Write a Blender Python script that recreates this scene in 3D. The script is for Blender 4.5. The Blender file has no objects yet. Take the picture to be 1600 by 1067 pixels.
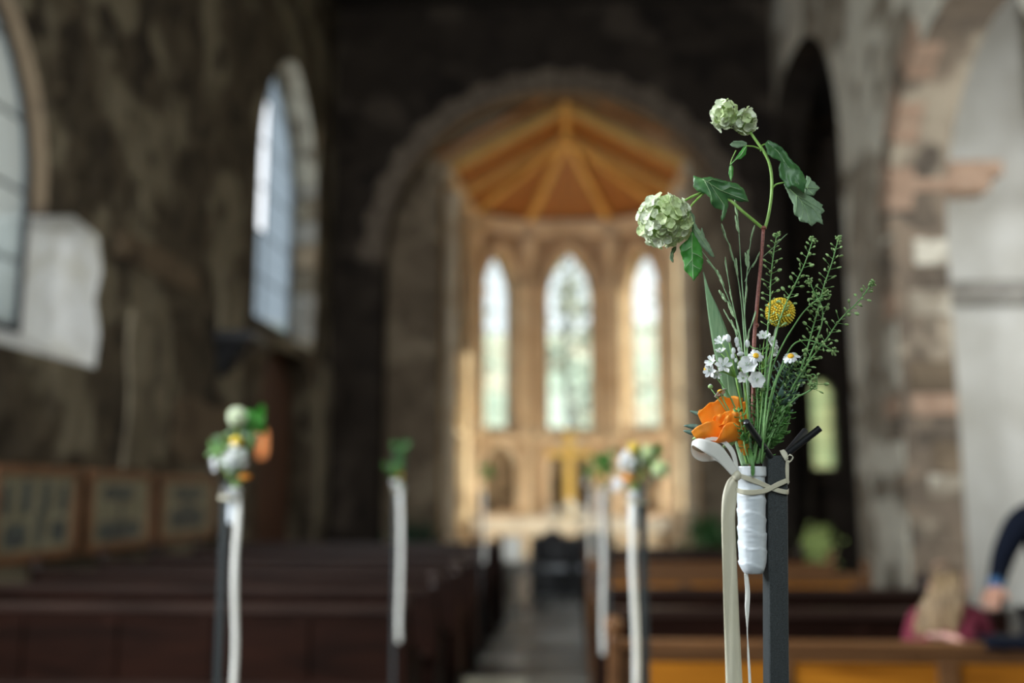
import bpy, bmesh, math, random
from math import sin, cos, pi, sqrt, atan, radians as R
from mathutils import Vector, Matrix, noise
from mathutils.geometry import tessellate_polygon, delaunay_2d_cdt
random.seed(7)
S = bpy.context.scene
C = S.collection

# ------------------------------------------------------------------ camera
FPX = 1556.0
PITCH = atan(232.0 / FPX)
YAW = atan(88.0 / (FPX * cos(PITCH) + 232 * sin(PITCH)))
cd = bpy.data.cameras.new('camera'); cam = bpy.data.objects.new('camera', cd); C.objects.link(cam)
cd.sensor_width = 36; cd.lens = FPX * 36 / 1600
cam.location = (0, 0, 1.5); cam.rotation_euler = (pi / 2 + PITCH, 0, YAW)
cd.clip_start = .05; cd.clip_end = 400
cd.dof.use_dof = True; cd.dof.focus_distance = .945; cd.dof.aperture_fstop = 2.1; cd.dof.aperture_blades = 0
S.camera = cam
# ------------------------------------------------------------------ view, world, sun, daylight
S.view_settings.view_transform = 'Standard'; S.view_settings.look = 'None'
S.view_settings.exposure = 0.0; S.view_settings.gamma = 1; S.view_settings.use_curve_mapping = False
S.cycles.use_denoising = True
S.cycles.max_bounces = 7; S.cycles.diffuse_bounces = 4; S.cycles.glossy_bounces = 3
S.cycles.transparent_max_bounces = 12; S.cycles.transmission_bounces = 4
S.cycles.sample_clamp_indirect = 4; S.cycles.caustics_reflective = False; S.cycles.caustics_refractive = False
W = bpy.data.worlds.new('sky'); S.world = W; W.use_nodes = True
nt = W.node_tree; bg = nt.nodes['Background']; bg.inputs[1].default_value = 1.9
tc = nt.nodes.new('ShaderNodeTexCoord'); sp = nt.nodes.new('ShaderNodeSeparateXYZ'); cr = nt.nodes.new('ShaderNodeValToRGB')
nt.links.new(tc.outputs['Generated'], sp.inputs[0]); nt.links.new(sp.outputs['Z'], cr.inputs[0]); nt.links.new(cr.outputs[0], bg.inputs[0])
cr.color_ramp.elements[0].color = (.95, .98, 1, 1); cr.color_ramp.elements[1].color = (.80, .89, 1, 1)

def light(name, kind, loc, power, color, rot=None, target=None, **kw):
    d = bpy.data.lights.new(name, kind); d.energy = power; d.color = color
    for k, v in kw.items(): setattr(d, k, v)
    o = bpy.data.objects.new(name, d); C.objects.link(o); o.location = loc
    if target is not None: o.rotation_euler = (Vector(target) - Vector(loc)).to_track_quat('-Z', 'Y').to_euler()
    if rot is not None: o.rotation_euler = rot
    return o
light('sun', 'SUN', (40, 27, 20), 13.0, (1, .84, .62), target=(0, 21.0, 0), angle=R(.6))
# daylight at the real window openings out of frame (west window, left wall window beside the camera, aisle window)
light('west_window_daylight', 'AREA', (-.6, -3.72, 4.6), 330, (.88, .94, 1), target=(.6, 6, 4.4), shape='RECTANGLE', size=2.2, size_y=4.0)
light('north_window_daylight', 'AREA', (-4.62, 1.5, 3.9), 1080, (.92, .96, 1), target=(3.2, 9.5, 3.8), shape='RECTANGLE', size=2.4, size_y=2.4)
light('aisle_window_daylight', 'AREA', (7.85, 9.2, 4.2), 200, (.97, .98, 1), target=(5.4, 13.2, 3.6), shape='RECTANGLE', size=2.0, size_y=3.4)
light('aisle_window_daylight', 'AREA', (7.85, 4.6, 3.4), 60, (.97, .98, 1), target=(3.0, 6.0, 1.2), shape='RECTANGLE', size=2.0, size_y=3.0)
# added flood lamps, unseen behind the altar, to brighten roof and apse walls
ADDED_FLOODS = [(-1.35, 22.45, .36), (1.5, 22.45, .36)]
for x, y, z in ADDED_FLOODS:
    light('added_flood_lamp', 'SPOT', (x, y, z + .12), 330, (1, .60, .27), target=(.1 + x * .3, 21.6, 9.2), spot_size=R(75), spot_blend=.8, shadow_soft_size=.08)
    light('added_flood_lamp', 'SPOT', (x, y, z + .12), 140, (1, .84, .62), target=(.1 + x * .8, 23.9, 3.4), spot_size=R(130), spot_blend=.8, shadow_soft_size=.08)

ADDED_ALTAR_FLOODS = [(-1.25, 18.9, .16), (1.35, 18.9, .16)]  # added, unseen flood lamps that brighten the altar front
for x, y, z in ADDED_ALTAR_FLOODS:
    light('added_flood_lamp', 'SPOT', (x, y + .06, z + .14), 120, (1, .86, .64), target=(.0 + x * .5, 21.3, 1.0), spot_size=R(95), spot_blend=.9, shadow_soft_size=.06)
# ------------------------------------------------------------------ helpers
def ray(px, py):
    v = Vector((px - 800, -(py - 533.5), -FPX))
    return Matrix.Rotation(YAW, 3, 'Z') @ (Matrix.Rotation(pi / 2 + PITCH, 3, 'X') @ v)
def atY(px, py, y):                       # the point of the plane Y=y that the photograph shows there
    d = ray(px, py); t = y / d.y
    return Vector((d.x * t, y, 1.5 + d.z * t))
D0 = .94
def F(px, py, d=0.0):                     # foreground: distance 0.94 m plus d millimetres
    return atY(px, py, D0 + d / 1000.0)
PX = D0 / FPX                             # metres per pixel of the foreground

def tag(o, label=None, cat=None, group=None, kind=None):
    if label: o['label'] = label
    if cat: o['category'] = cat
    if group: o['group'] = group
    if kind: o['kind'] = kind
    return o
def empty(name, loc=(0, 0, 0), label=None, cat=None, group=None):
    o = bpy.data.objects.new(name, None); C.objects.link(o); o.location = loc; o.empty_display_size = .1
    return tag(o, label, cat, group)
def link(name, me, mats, parent=None, smooth=False):
    o = bpy.data.objects.new(name, me); C.objects.link(o)
    if mats is not None:
        for m in (mats if isinstance(mats, (list, tuple)) else [mats]): me.materials.append(m)
    if smooth: me.shade_smooth()
    if parent is not None:
        o.parent = parent
        off = Vector((0, 0, 0)); q = parent
        while q is not None: off += q.location; q = q.parent
        o.location = -off if not me.get('local') else (0, 0, 0)
    return o
class MB:
    def __init__(s): s.v = []; s.f = []; s.m = []; s.mi = 0
    def add(s, vs, fs):
        n = len(s.v); s.v += [tuple(v) for v in vs]; s.f += [tuple(i + n for i in f) for f in fs]; s.m += [s.mi] * len(fs)
    def box(s, c, d, rz=0, M=None):
        x, y, z = d[0] / 2, d[1] / 2, d[2] / 2
        vs = [Vector((a, b, e)) for e in (-z, z) for a, b in ((-x, -y), (x, -y), (x, y), (-x, y))]
        m = M or Matrix.Rotation(rz, 3, 'Z')
        s.add([m @ v + Vector(c) for v in vs], [(3, 2, 1, 0), (4, 5, 6, 7), (0, 1, 5, 4), (1, 2, 6, 5), (2, 3, 7, 6), (3, 0, 4, 7)]); return s
    def span(s, a, b): return s.box([(p + q) / 2 for p, q in zip(a, b)], [abs(q - p) for p, q in zip(a, b)])
    def tube(s, pts, r, n=8, cap=True):
        pts = [Vector(p) for p in pts]; k = len(pts)
        rr = r if isinstance(r, (list, tuple)) else [r] * k
        if len(rr) != k: rr = [rr[0] + (rr[-1] - rr[0]) * i / (k - 1) for i in range(k)]
        t = (pts[1] - pts[0]).normalized(); up = Vector((0, 0, 1)) if abs(t.z) < .9 else Vector((1, 0, 0))
        a = t.cross(up).normalized(); vs = []; fs = []
        for i, p in enumerate(pts):
            t = (pts[min(i + 1, k - 1)] - pts[max(i - 1, 0)]).normalized()
            a = (a - t * a.dot(t)).normalized(); b = t.cross(a)
            vs += [p + (a * cos(2 * pi * j / n) + b * sin(2 * pi * j / n)) * rr[i] for j in range(n)]
        for i in range(k - 1):
            for j in range(n): fs.append((i * n + j, i * n + (j + 1) % n, (i + 1) * n + (j + 1) % n, (i + 1) * n + j))
        if cap: fs += [tuple(range(n))[::-1], tuple((k - 1) * n + j for j in range(n))]
        s.add(vs, fs); return s
    def lathe(s, prof, c, n=24, M=None):
        vs = []; fs = []; k = len(prof); m = M or Matrix.Identity(3)
        for r, z in prof: vs += [m @ Vector((r * cos(2 * pi * j / n), r * sin(2 * pi * j / n), z)) + Vector(c) for j in range(n)]
        for i in range(k - 1):
            for j in range(n): fs.append((i * n + j, i * n + (j + 1) % n, (i + 1) * n + (j + 1) % n, (i + 1) * n + j))
        fs += [tuple(range(n))[::-1], tuple((k - 1) * n + j for j in range(n))]
        s.add(vs, fs); return s
    def ball(s, c, r, n=10, k=6, M=None):
        r = r if isinstance(r, (tuple, list)) else (r, r, r); m = M or Matrix.Identity(3); c = Vector(c)
        vs = [m @ Vector((0, 0, -r[2])) + c]; fs = []
        for i in range(1, k):
            a = -pi / 2 + pi * i / k
            vs += [m @ Vector((r[0] * cos(a) * cos(2 * pi * j / n), r[1] * cos(a) * sin(2 * pi * j / n), r[2] * sin(a))) + c for j in range(n)]
        vs.append(m @ Vector((0, 0, r[2])) + c)
        for j in range(n): fs.append((0, 1 + (j + 1) % n, 1 + j))
        for i in range(k - 2):
            for j in range(n): fs.append((1 + i * n + j, 1 + i * n + (j + 1) % n, 1 + (i + 1) * n + (j + 1) % n, 1 + (i + 1) * n + j))
        L = len(vs) - 1
        for j in range(n): fs.append((L, 1 + (k - 2) * n + j, 1 + (k - 2) * n + (j + 1) % n))
        s.add(vs, fs); return s
    def grid(s, P, thick=0, nrm=None):    # P[i][j] points -> sheet, with a back sheet and rim when thick
        a, b = len(P), len(P[0]); fl = [Vector(p) for r in P for p in r]
        q = [(i * b + j, i * b + j + 1, (i + 1) * b + j + 1, (i + 1) * b + j) for i in range(a - 1) for j in range(b - 1)]
        if not thick: s.add(fl, q); return s
        N = [Vector() for _ in fl]
        for f in q:
            m = (fl[f[2]] - fl[f[0]]).cross(fl[f[3]] - fl[f[1]])
            for i in f: N[i] += m
        bk = [p + (n.normalized() if n.length > 0 else n) * thick for p, n in zip(fl, N)]
        o = len(fl); rim = [i for i in range(b)] + [i * b + b - 1 for i in range(1, a)] + [(a - 1) * b + j for j in range(b - 2, -1, -1)] + [i * b for i in range(a - 2, 0, -1)]
        s.add(fl + bk, q + [tuple(i + o for i in f[::-1]) for f in q] + [(rim[i], rim[(i + 1) % len(rim)], rim[(i + 1) % len(rim)] + o, rim[i] + o)[::-1] for i in range(len(rim))]); return s
    def mesh(s, name):
        me = bpy.data.meshes.new(name); me.from_pydata(s.v, [], s.f); me.update(); return me
    def build(s, name, mats, parent=None, smooth=False, bevel=0, local=False):
        me = s.mesh(name)
        if any(s.m): me.polygons.foreach_set('material_index', s.m)
        bm = bmesh.new(); bm.from_mesh(me); bmesh.ops.recalc_face_normals(bm, faces=bm.faces)
        if bevel: bmesh.ops.bevel(bm, geom=[e for e in bm.edges], offset=bevel, segments=1, affect='EDGES', profile=.5)
        bm.to_mesh(me); bm.free()
        if local: me['local'] = 1
        return link(name, me, mats, parent, smooth)
def copy_tree(o, loc=None, rz=None, sc=None, parent=None, label=None, group=None):
    c = o.copy(); C.objects.link(c)
    if parent is not None: c.parent = parent
    if loc is not None: c.location = loc
    if rz is not None: c.rotation_euler = (0, 0, rz)
    if sc is not None: c.scale = (sc, sc, sc)
    if label: c['label'] = label
    if group: c['group'] = group
    for ch in list(o.children): copy_tree(ch, parent=c)
    return c

# ------------------------------------------------------------------ materials
def mat(name, col, rough=.6, metal=0, spec=.5, **kw):
    m = bpy.data.materials.new(name); m.use_nodes = True; b = m.node_tree.nodes['Principled BSDF']
    b.inputs['Base Color'].default_value = (*col, 1); b.inputs['Roughness'].default_value = rough
    b.inputs['Metallic'].default_value = metal; b.inputs['Specular IOR Level'].default_value = spec
    for k, v in kw.items(): b.inputs[k.replace('_', ' ')].default_value = v
    return m
def nodes(m): return m.node_tree, m.node_tree.nodes['Principled BSDF']
def noisy(m, cols, scale=4, detail=6, dist=0.0, bump=0, bscale=None, stretch=(1, 1, 1), seed=0, space='Object'):
    t, b = nodes(m); N = t.nodes.new; L = t.links.new
    tc = N('ShaderNodeTexCoord'); mp = N('ShaderNodeMapping'); mp.inputs['Scale'].default_value = stretch; mp.inputs['Location'].default_value = (seed, seed * .7, seed * .3)
    nz = N('ShaderNodeTexNoise'); nz.inputs['Scale'].default_value = scale; nz.inputs['Detail'].default_value = detail; nz.inputs['Distortion'].default_value = dist
    r = N('ShaderNodeValToRGB')
    L(tc.outputs[space], mp.inputs[0]); L(mp.outputs[0], nz.inputs[0]); L(nz.outputs[0], r.inputs[0]); L(r.outputs[0], b.inputs['Base Color'])
    el = r.color_ramp.elements
    while len(el) > 1: el.remove(el[-1])
    for i, (p, c) in enumerate(cols):
        e = el[0] if i == 0 else el.new(p)
        e.position = p; e.color = (*c, 1)
    if bump:
        n2 = N('ShaderNodeTexNoise'); n2.inputs['Scale'].default_value = bscale or scale * 3; n2.inputs['Detail'].default_value = 5
        bp = N('ShaderNodeBump'); bp.inputs['Strength'].default_value = bump; bp.inputs['Distance'].default_value = .02
        L(mp.outputs[0], n2.inputs[0]); L(n2.outputs[0], bp.inputs['Height']); L(bp.outputs[0], b.inputs['Normal'])
    return m
def rubble(name, base, light_, dark, patch=.5, seed=0, bump=.6, cell=3.2):
    """rubble stone with remains of plaster"""
    m = mat(name, base, .9, spec=.2); t, b = nodes(m); N = t.nodes.new; L = t.links.new
    tc = N('ShaderNodeTexCoord'); mp = N('ShaderNodeMapping'); mp.inputs['Location'].default_value = (seed, seed * 1.3, seed * .6)
    L(tc.outputs['Object'], mp.inputs[0])
    def nz(sc, det=6, dist=0):
        n = N('ShaderNodeTexNoise'); n.inputs['Scale'].default_value = sc; n.inputs['Detail'].default_value = det; n.inputs['Distortion'].default_value = dist
        L(mp.outputs[0], n.inputs[0]); return n.outputs[0]
    def ramp(src, a, b_, ca=(0, 0, 0), cb=(1, 1, 1)):
        r = N('ShaderNodeValToRGB'); L(src, r.inputs[0]); e = r.color_ramp.elements
        e[0].position = a; e[0].color = (*ca, 1); e[1].position = b_; e[1].color = (*cb, 1); return r.outputs[0]
    def mix(f, a, b_, mode='MIX'):
        x = N('ShaderNodeMix'); x.data_type = 'RGBA'; x.blend_type = mode
        if isinstance(f, float): x.inputs[0].default_value = f
        else: L(f, x.inputs[0])
        for i, q in ((6, a), (7, b_)):
            if isinstance(q, tuple): x.inputs[i].default_value = (*q, 1)
            else: L(q, x.inputs[i])
        return x.outputs[2]
    vo = N('ShaderNodeTexVoronoi'); vo.inputs['Scale'].default_value = cell; L(mp.outputs[0], vo.inputs[0])
    hs = N('ShaderNodeSeparateColor'); L(vo.outputs['Color'], hs.inputs[0])
    stone = mix(ramp(hs.outputs[0], .1, .9), dark, base)
    stone = mix(ramp(nz(2.2), .35, .65), stone, mix(.5, base, dark))
    pl = mix(ramp(nz(6), .3, .7), light_, tuple((x * .6 + y * .4) for x, y in zip(light_, base)))
    c = mix(ramp(nz(.75, 8, .15), patch, patch + .06), stone, pl)
    c = mix(ramp(nz(1.7, 7, .2), .56, .66), c, dark)
    L(c, b.inputs['Base Color'])
    bp = N('ShaderNodeBump'); bp.inputs['Strength'].default_value = bump; bp.inputs['Distance'].default_value = .06
    L(vo.outputs['Distance'], bp.inputs['Height']); L(bp.outputs[0], b.inputs['Normal'])
    return m
M = {}
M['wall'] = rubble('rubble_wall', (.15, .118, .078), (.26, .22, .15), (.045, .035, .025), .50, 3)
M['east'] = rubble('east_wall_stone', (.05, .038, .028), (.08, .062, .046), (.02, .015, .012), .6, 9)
M['chancel'] = rubble('chancel_stone', (.40, .29, .18), (.58, .47, .32), (.22, .15, .09), .47, 5, .4)
M['jamb'] = rubble('jamb_stone', (.24, .18, .12), (.33, .26, .175), (.12, .09, .06), .5, 21, .4)
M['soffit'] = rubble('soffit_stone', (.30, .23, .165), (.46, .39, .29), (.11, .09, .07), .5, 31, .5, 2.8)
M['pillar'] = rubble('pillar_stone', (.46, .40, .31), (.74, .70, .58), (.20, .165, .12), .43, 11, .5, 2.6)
M['plaster'] = noisy(mat('white_plaster', (.6, .6, .55), .85, spec=.2), [(.3, (.50, .49, .44)), (.7, (.66, .66, .62))], 1.4, 6, bump=.2)
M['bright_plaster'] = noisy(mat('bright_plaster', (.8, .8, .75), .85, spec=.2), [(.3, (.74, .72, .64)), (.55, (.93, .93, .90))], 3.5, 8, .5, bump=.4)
M['sill'] = noisy(mat('window_sill_stone', (.55, .5, .42), .8), [(.3, (.36, .31, .25)), (.7, (.66, .62, .55))], 5, 8, .5, bump=.4)
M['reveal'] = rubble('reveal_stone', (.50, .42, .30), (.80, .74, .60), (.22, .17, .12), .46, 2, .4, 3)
M['terracotta'] = noisy(mat('terracotta_stone', (.4, .22, .14), .9), [(.3, (.33, .21, .14)), (.7, (.48, .33, .23))], 5, 6, bump=.3)
M['greystone'] = noisy(mat('grey_stone', (.3, .29, .26), .85), [(.3, (.20, .19, .17)), (.7, (.36, .34, .30))], 6, 6, bump=.3)
M['paleshaft'] = noisy(mat('pale_sandstone', (.6, .48, .32), .8), [(.3, (.58, .46, .31)), (.7, (.82, .72, .55))], 2.5, 6, bump=.25)
M['orangestone'] = noisy(mat('orange_sandstone', (.45, .30, .17), .85), [(.3, (.38, .26, .16)), (.7, (.60, .46, .31))], 3, 6, bump=.3)
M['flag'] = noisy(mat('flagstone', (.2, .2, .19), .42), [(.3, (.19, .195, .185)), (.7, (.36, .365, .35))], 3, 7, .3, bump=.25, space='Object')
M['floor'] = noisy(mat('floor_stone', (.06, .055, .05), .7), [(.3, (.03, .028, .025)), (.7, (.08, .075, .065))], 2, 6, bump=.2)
M['roofdark'] = noisy(mat('dark_ceiling_timber', (.03, .022, .016), .8), [(.3, (.018, .013, .01)), (.7, (.04, .03, .02))], 3, 5)
M['rooftimber'] = noisy(mat('orange_roof_board', (.55, .26, .07), .5), [(.3, (.24, .08, .008)), (.7, (.38, .145, .018))], 2.5, 6, .8, bump=.1, stretch=(4, 1, 1))
M['rafter'] = noisy(mat('golden_rafter', (.62, .36, .12), .5), [(.3, (.58, .33, .08)), (.7, (.80, .52, .17))], 3, 6, .8)
M['pew'] = noisy(mat('dark_pew_oak', (.07, .028, .016), .5, spec=.06), [(.3, (.006, .0025, .0016)), (.7, (.017, .006, .0035))], 3, 6, 1.0, stretch=(.4, 3, 3))
M['pewledge'] = noisy(mat('lighter_pew_oak', (.16, .09, .06), .32, spec=.4), [(.3, (.014, .007, .005)), (.7, (.036, .019, .014))], 3, 6, 1.0, stretch=(.4, 3, 3))  # lighter oak for top rails, ledges and seats
M['honey'] = noisy(mat('honey_pew_panel', (.45, .17, .03), .4, spec=.2), [(.3, (.18, .058, .004)), (.7, (.43, .16, .013))], 2.2, 6, 1.6, stretch=(.5, 3, 3))
M['honeyrail'] = noisy(mat('honey_pew_rail', (.25, .11, .04), .4, spec=.25), [(.3, (.07, .03, .012)), (.7, (.16, .075, .03))], 3, 6, 1.0, stretch=(.4, 3, 3))
M['door'] = noisy(mat('brown_door_timber', (.16, .06, .025), .5), [(.3, (.05, .016, .007)), (.7, (.13, .045, .016))], 3, 6, .8, stretch=(3, 3, .4))
M['brass'] = mat('polished_brass', (.75, .50, .18), .25, 1)
M['steel'] = mat('lead_and_iron', (.05, .055, .06), .5, .6)
M['black'] = mat('black_paint', (.012, .012, .013), .4)
M['cloth'] = mat('white_cloth', (.80, .76, .66), .9)
M['cream'] = mat('cream_panel', (.62, .52, .38), .8)
M['frame'] = noisy(mat('oak_picture_frame', (.22, .10, .045), .4), [(.3, (.14, .06, .025)), (.7, (.28, .13, .06))], 8, 5)
M['paper'] = noisy(mat('yellowed_print', (.55, .50, .33), .5), [(.3, (.24, .22, .14)), (.7, (.36, .33, .22))], 5, 5)
M['ink'] = noisy(mat('dark_print_ink', (.05, .06, .07), .5), [(.35, (.03, .035, .04)), (.7, (.14, .16, .15))], 9, 5)
M['grass'] = noisy(mat('outside_grass', (.20, .28, .12), .9), [(.3, (.16, .25, .10)), (.7, (.32, .38, .2))], .4, 6)
M['hill'] = noisy(mat('hazy_hill', (.45, .42, .3), .9), [(.35, (.62, .48, .34)), (.5, (.38, .50, .40)), (.65, (.66, .60, .46))], .16, 4)  # haze put into the hill colour as paleness
M['bark'] = mat('tree_bark', (.12, .10, .08), .9)
M['treeleaf'] = mat('tree_leaves', (.36, .39, .32), .8)

M['patchA'] = rubble('tan_plaster', (.23, .19, .125), (.29, .245, .17), (.14, .115, .08), .4, 7, .2, 5)
M['patchB'] = rubble('brown_plaster', (.16, .11, .07), (.19, .14, .09), (.09, .065, .045), .4, 17, .2, 5)
def glass(name, tint, alpha):
    m = bpy.data.materials.new(name); m.use_nodes = True; t = m.node_tree; t.nodes.clear(); N = t.nodes.new; L = t.links.new
    o = N('ShaderNodeOutputMaterial'); tr = N('ShaderNodeBsdfTransparent'); tl = N('ShaderNodeBsdfTranslucent'); mx = N('ShaderNodeMixShader')
    gl = N('ShaderNodeBsdfGlossy'); gl.inputs['Roughness'].default_value = .12; m2 = N('ShaderNodeMixShader'); m2.inputs[0].default_value = .05
    nz = N('ShaderNodeTexNoise'); nz.inputs['Scale'].default_value = 2.2; nz.inputs['Detail'].default_value = 4; r = N('ShaderNodeValToRGB')
    L(nz.outputs[0], r.inputs[0]); r.color_ramp.elements[0].position = .35; r.color_ramp.elements[1].position = .7
    r.color_ramp.elements[0].color = (*[c * .8 for c in tint], 1); r.color_ramp.elements[1].color = (*tint, 1)
    L(r.outputs[0], tr.inputs[0]); tl.inputs[0].default_value = (*tint, 1); mx.inputs[0].default_value = alpha
    L(tr.outputs[0], mx.inputs[1]); L(tl.outputs[0], mx.inputs[2]); L(mx.outputs[0], m2.inputs[1]); L(gl.outputs[0], m2.inputs[2]); L(m2.outputs[0], o.inputs[0])
    return m
M['glass_left'] = glass('obscured_blue_glass', (.21, .25, .28), .35)
M['glass_pale'] = glass('obscured_pale_glass', (.52, .58, .56), .35)
M['glass_apse'] = glass('clear_old_glass', (.78, .84, .84), .10)
M['glass_greenlight'] = glass('outside_green_glass', (.50, .57, .36), .45)  # green of the light outside put into the glass tint

# ------------------------------------------------------------------ walls with arched openings
def arch(c, hw, z0, zs, za, n=9):         # outline of an arched opening, starting bottom left, counter-clockwise
    h = za - zs; r = (h * h + hw * hw) / (2 * hw)
    a1 = math.atan2(h, r - hw) if r > hw else pi / 2
    rt = [(c + hw - r + r * cos(a1 * i / n), zs + r * sin(a1 * i / n)) for i in range(n + 1)]
    return [(c - hw, z0), (c + hw, z0)] + rt + [(2 * c - x, z) for x, z in reversed(rt[:-1])]
def pierced(name, o, d, outer, holes, t, mats, parent=None, kind='structure'):
    """wall along d from o; outward side is d turned left; each hole is (front outline, back outline or None for a closed niche)"""
    o = Vector((*o, 0)); d = Vector((*d, 0)).normalized(); n = Vector((-d.y, d.x, 0))
    P = lambda u, z, w: o + d * u + n * w + Vector((0, 0, z))
    mb = MB()
    for w, k in ((0, 0), (t, 1)):
        loops = [outer] + [h[k] for h in holes if h[k]]
        tr = tessellate_polygon([[Vector((u, z, 0)) for u, z in l] for l in loops])
        flat = [q for l in loops for q in l]
        mb.add([P(u, z, w) for u, z in flat], tr)
    k = len(outer)
    mb.add([P(u, z, 0) for u, z in outer] + [P(u, z, t) for u, z in outer], [(i, (i + 1) % k, (i + 1) % k + k, i + k) for i in range(k)])
    for h in holes:
        fr = h[0]; bk = h[1]; k = len(fr); mb.mi = h[2] if len(h) > 2 else 0; split = None
        if isinstance(mb.mi, tuple): split = mb.mi; mb.mi = split[0]
        if bk: mb.add([P(u, z, 0) for u, z in fr] + [P(u, z, t) for u, z in bk], [(i, (i + 1) % k, (i + 1) % k + k, i + k) for i in range(k)])
        else:
            w = t * .8; mb.add([P(u, z, 0) for u, z in fr] + [P(u, z, w) for u, z in fr], [(i, (i + 1) % k, (i + 1) % k + k, i + k) for i in range(k)] + [tuple(range(k, 2 * k))])
        if split:
            for q in range(split[1], k): mb.m[len(mb.m) - k + q] = split[2]
        mb.mi = 0
    me = mb.mesh(name); me.polygons.foreach_set('material_index', mb.m)
    bm = bmesh.new(); bm.from_mesh(me); bmesh.ops.remove_doubles(bm, verts=bm.verts, dist=.0005); bmesh.ops.recalc_face_normals(bm, faces=bm.faces); bm.to_mesh(me); bm.free()
    ob = link(name, me, mats, parent)
    if kind: ob['kind'] = kind
    return ob, P
def clip(poly, u0, u1, z0, z1):
    for ax, val, sg in ((0, u0, 1), (0, u1, -1), (1, z0, 1), (1, z1, -1)):
        out = []
        for i, a in enumerate(poly):
            b = poly[(i + 1) % len(poly)]; ia = (a[ax] - val) * sg >= 0; ib = (b[ax] - val) * sg >= 0
            if ia: out.append(a)
            if ia != ib:
                s = (val - a[ax]) / (b[ax] - a[ax]); out.append((a[0] + (b[0] - a[0]) * s, a[1] + (b[1] - a[1]) * s))
        poly = out
        if len(poly) < 3: return []
    return poly
def window(n, P, outline, w, nu, nz, gm, bar=.03, rim=.06, skip=(), jag=None):
    """leaded window: rim and bars, each pane a part"""
    u0 = min(q[0] for q in outline); u1 = max(q[0] for q in outline); z0 = min(q[1] for q in outline); z1 = max(q[1] for q in outline)
    mb = MB(); k = len(outline); cu, cz = (u0 + u1) / 2, (z0 + z1) / 2
    inn = [(cu + (u - cu) * (1 - 2 * rim / (u1 - u0)), cz + (z - cz) * (1 - 2 * rim / (z1 - z0))) for u, z in outline]
    vs = [P(*q, w - .03) for q in outline] + [P(*q, w - .03) for q in inn] + [P(*q, w + .03) for q in outline] + [P(*q, w + .03) for q in inn]
    fs = []
    for i in range(k):
        j = (i + 1) % k
        fs += [(i, j, j + k, i + k), (i + 2 * k, i + 3 * k, j + 3 * k, j + 2 * k), (i + k, j + k, j + 3 * k, i + 3 * k), (i, i + 2 * k, j + 2 * k, j)]
    mb.add(vs, fs)
    for i in range(1, nz):
        z = z0 + (z1 - z0) * i / nz; c = clip(inn, u0, u1, z - .001, z + .001)
        if c: a, b = min(q[0] for q in c), max(q[0] for q in c); mb.tube([P(a, z, w), P(b, z, w)], bar / 2, 6)
    for i in range(1, nu):
        u = u0 + (u1 - u0) * i / nu; c = clip(inn, u - .001, u + .001, z0, z1)
        if c: a, b = min(q[1] for q in c), max(q[1] for q in c); mb.tube([P(u, a, w), P(u, b, w)], bar / 2, 6)
    root = mb.build('window_%d' % n, M['steel']); root['kind'] = 'structure'
    for i in range(nu):
        for j in range(nz):
            if (i, j) in skip: continue
            c = clip(inn, u0 + (u1 - u0) * i / nu, u0 + (u1 - u0) * (i + 1) / nu, z0 + (z1 - z0) * j / nz, z0 + (z1 - z0) * (j + 1) / nz)
            if len(c) < 3: continue
            dw = random.uniform(-.004, .004)
            if jag: c = jag(i, j, c)
            if not c: continue
            pm = MB(); pm.add([P(*q, w + dw) for q in c], [tuple(range(len(c)))]); pm.build('pane', gm, root)
    return root
# ---- left (north) wall, plane X=-4.5, u = Y
XL = -4.5
w1f = [(4.9, 2.65), (9.2, 2.65), (9.25, 3.0), (9.12, 3.3), (9.22, 3.6), (9.1, 3.92), (8.6, 3.98), (8.16, 3.8)]
w1c, w1h, w1s, w1a = 6.46, 1.68, 4.0, 5.87
a1 = arch(w1c, w1h, 2.9, w1s, w1a)
w1f = [(4.78, 2.65), (9.2, 2.65), (9.25, 3.0), (9.12, 3.3), (9.22, 3.6), (9.1, 3.92), (8.6, 3.98), (8.14, 3.85)] + a1[2:]
w1b = [(4.78, 3.0), (8.0, 3.0), (8.0, 3.1), (8.0, 3.3), (8.0, 3.5), (8.0, 3.7), (8.05, 3.78), (8.14, 3.85)] + a1[2:]
a2 = arch(15.58, 1.66, 3.92, 6.4, 8.6)
a2b = [(15.58 - 1.6, 4.15), (15.58 + 1.6, 4.15)] + a2[2:]
dr = arch(15.85, 1.55, 0.02, 2.75, 3.5)
a0 = arch(1.5, 1.3, 2.6, 4.0, 5.6)
# wall runs along +Y; outward must be -X = left of +Y
wl, PL = pierced('wall_left', (XL, -4.0), (0, 1), [(0, 0), (23, 0), (23, 11), (0, 11)],
    [([(u + 4, z) for u, z in a], [(u + 4, z) for u, z in b], m) for a, b, m in ((w1f, w1b, (2, 7, 3)), (a2, a2b, 1), (dr, dr, 0), (a0, a0, 0))],
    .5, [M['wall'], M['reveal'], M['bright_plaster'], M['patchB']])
PLy = lambda u, z, w: PL(u + 4, z, w)
window(1, lambda u, z, w: PLy(u, z, w), [(4.78, 2.82), (8.14, 2.82)] + a1[2:], .18, 4, 5, M['glass_pale'])
def jag2(i, j, c):
    return c
hole2 = {}
window(2, PLy, a2b, .42, 2, 6, M['glass_left'], skip=((0, 2), (0, 3), (0, 4)))
window(3, PLy, a0, .40, 2, 3, M['glass_pale'])
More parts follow.
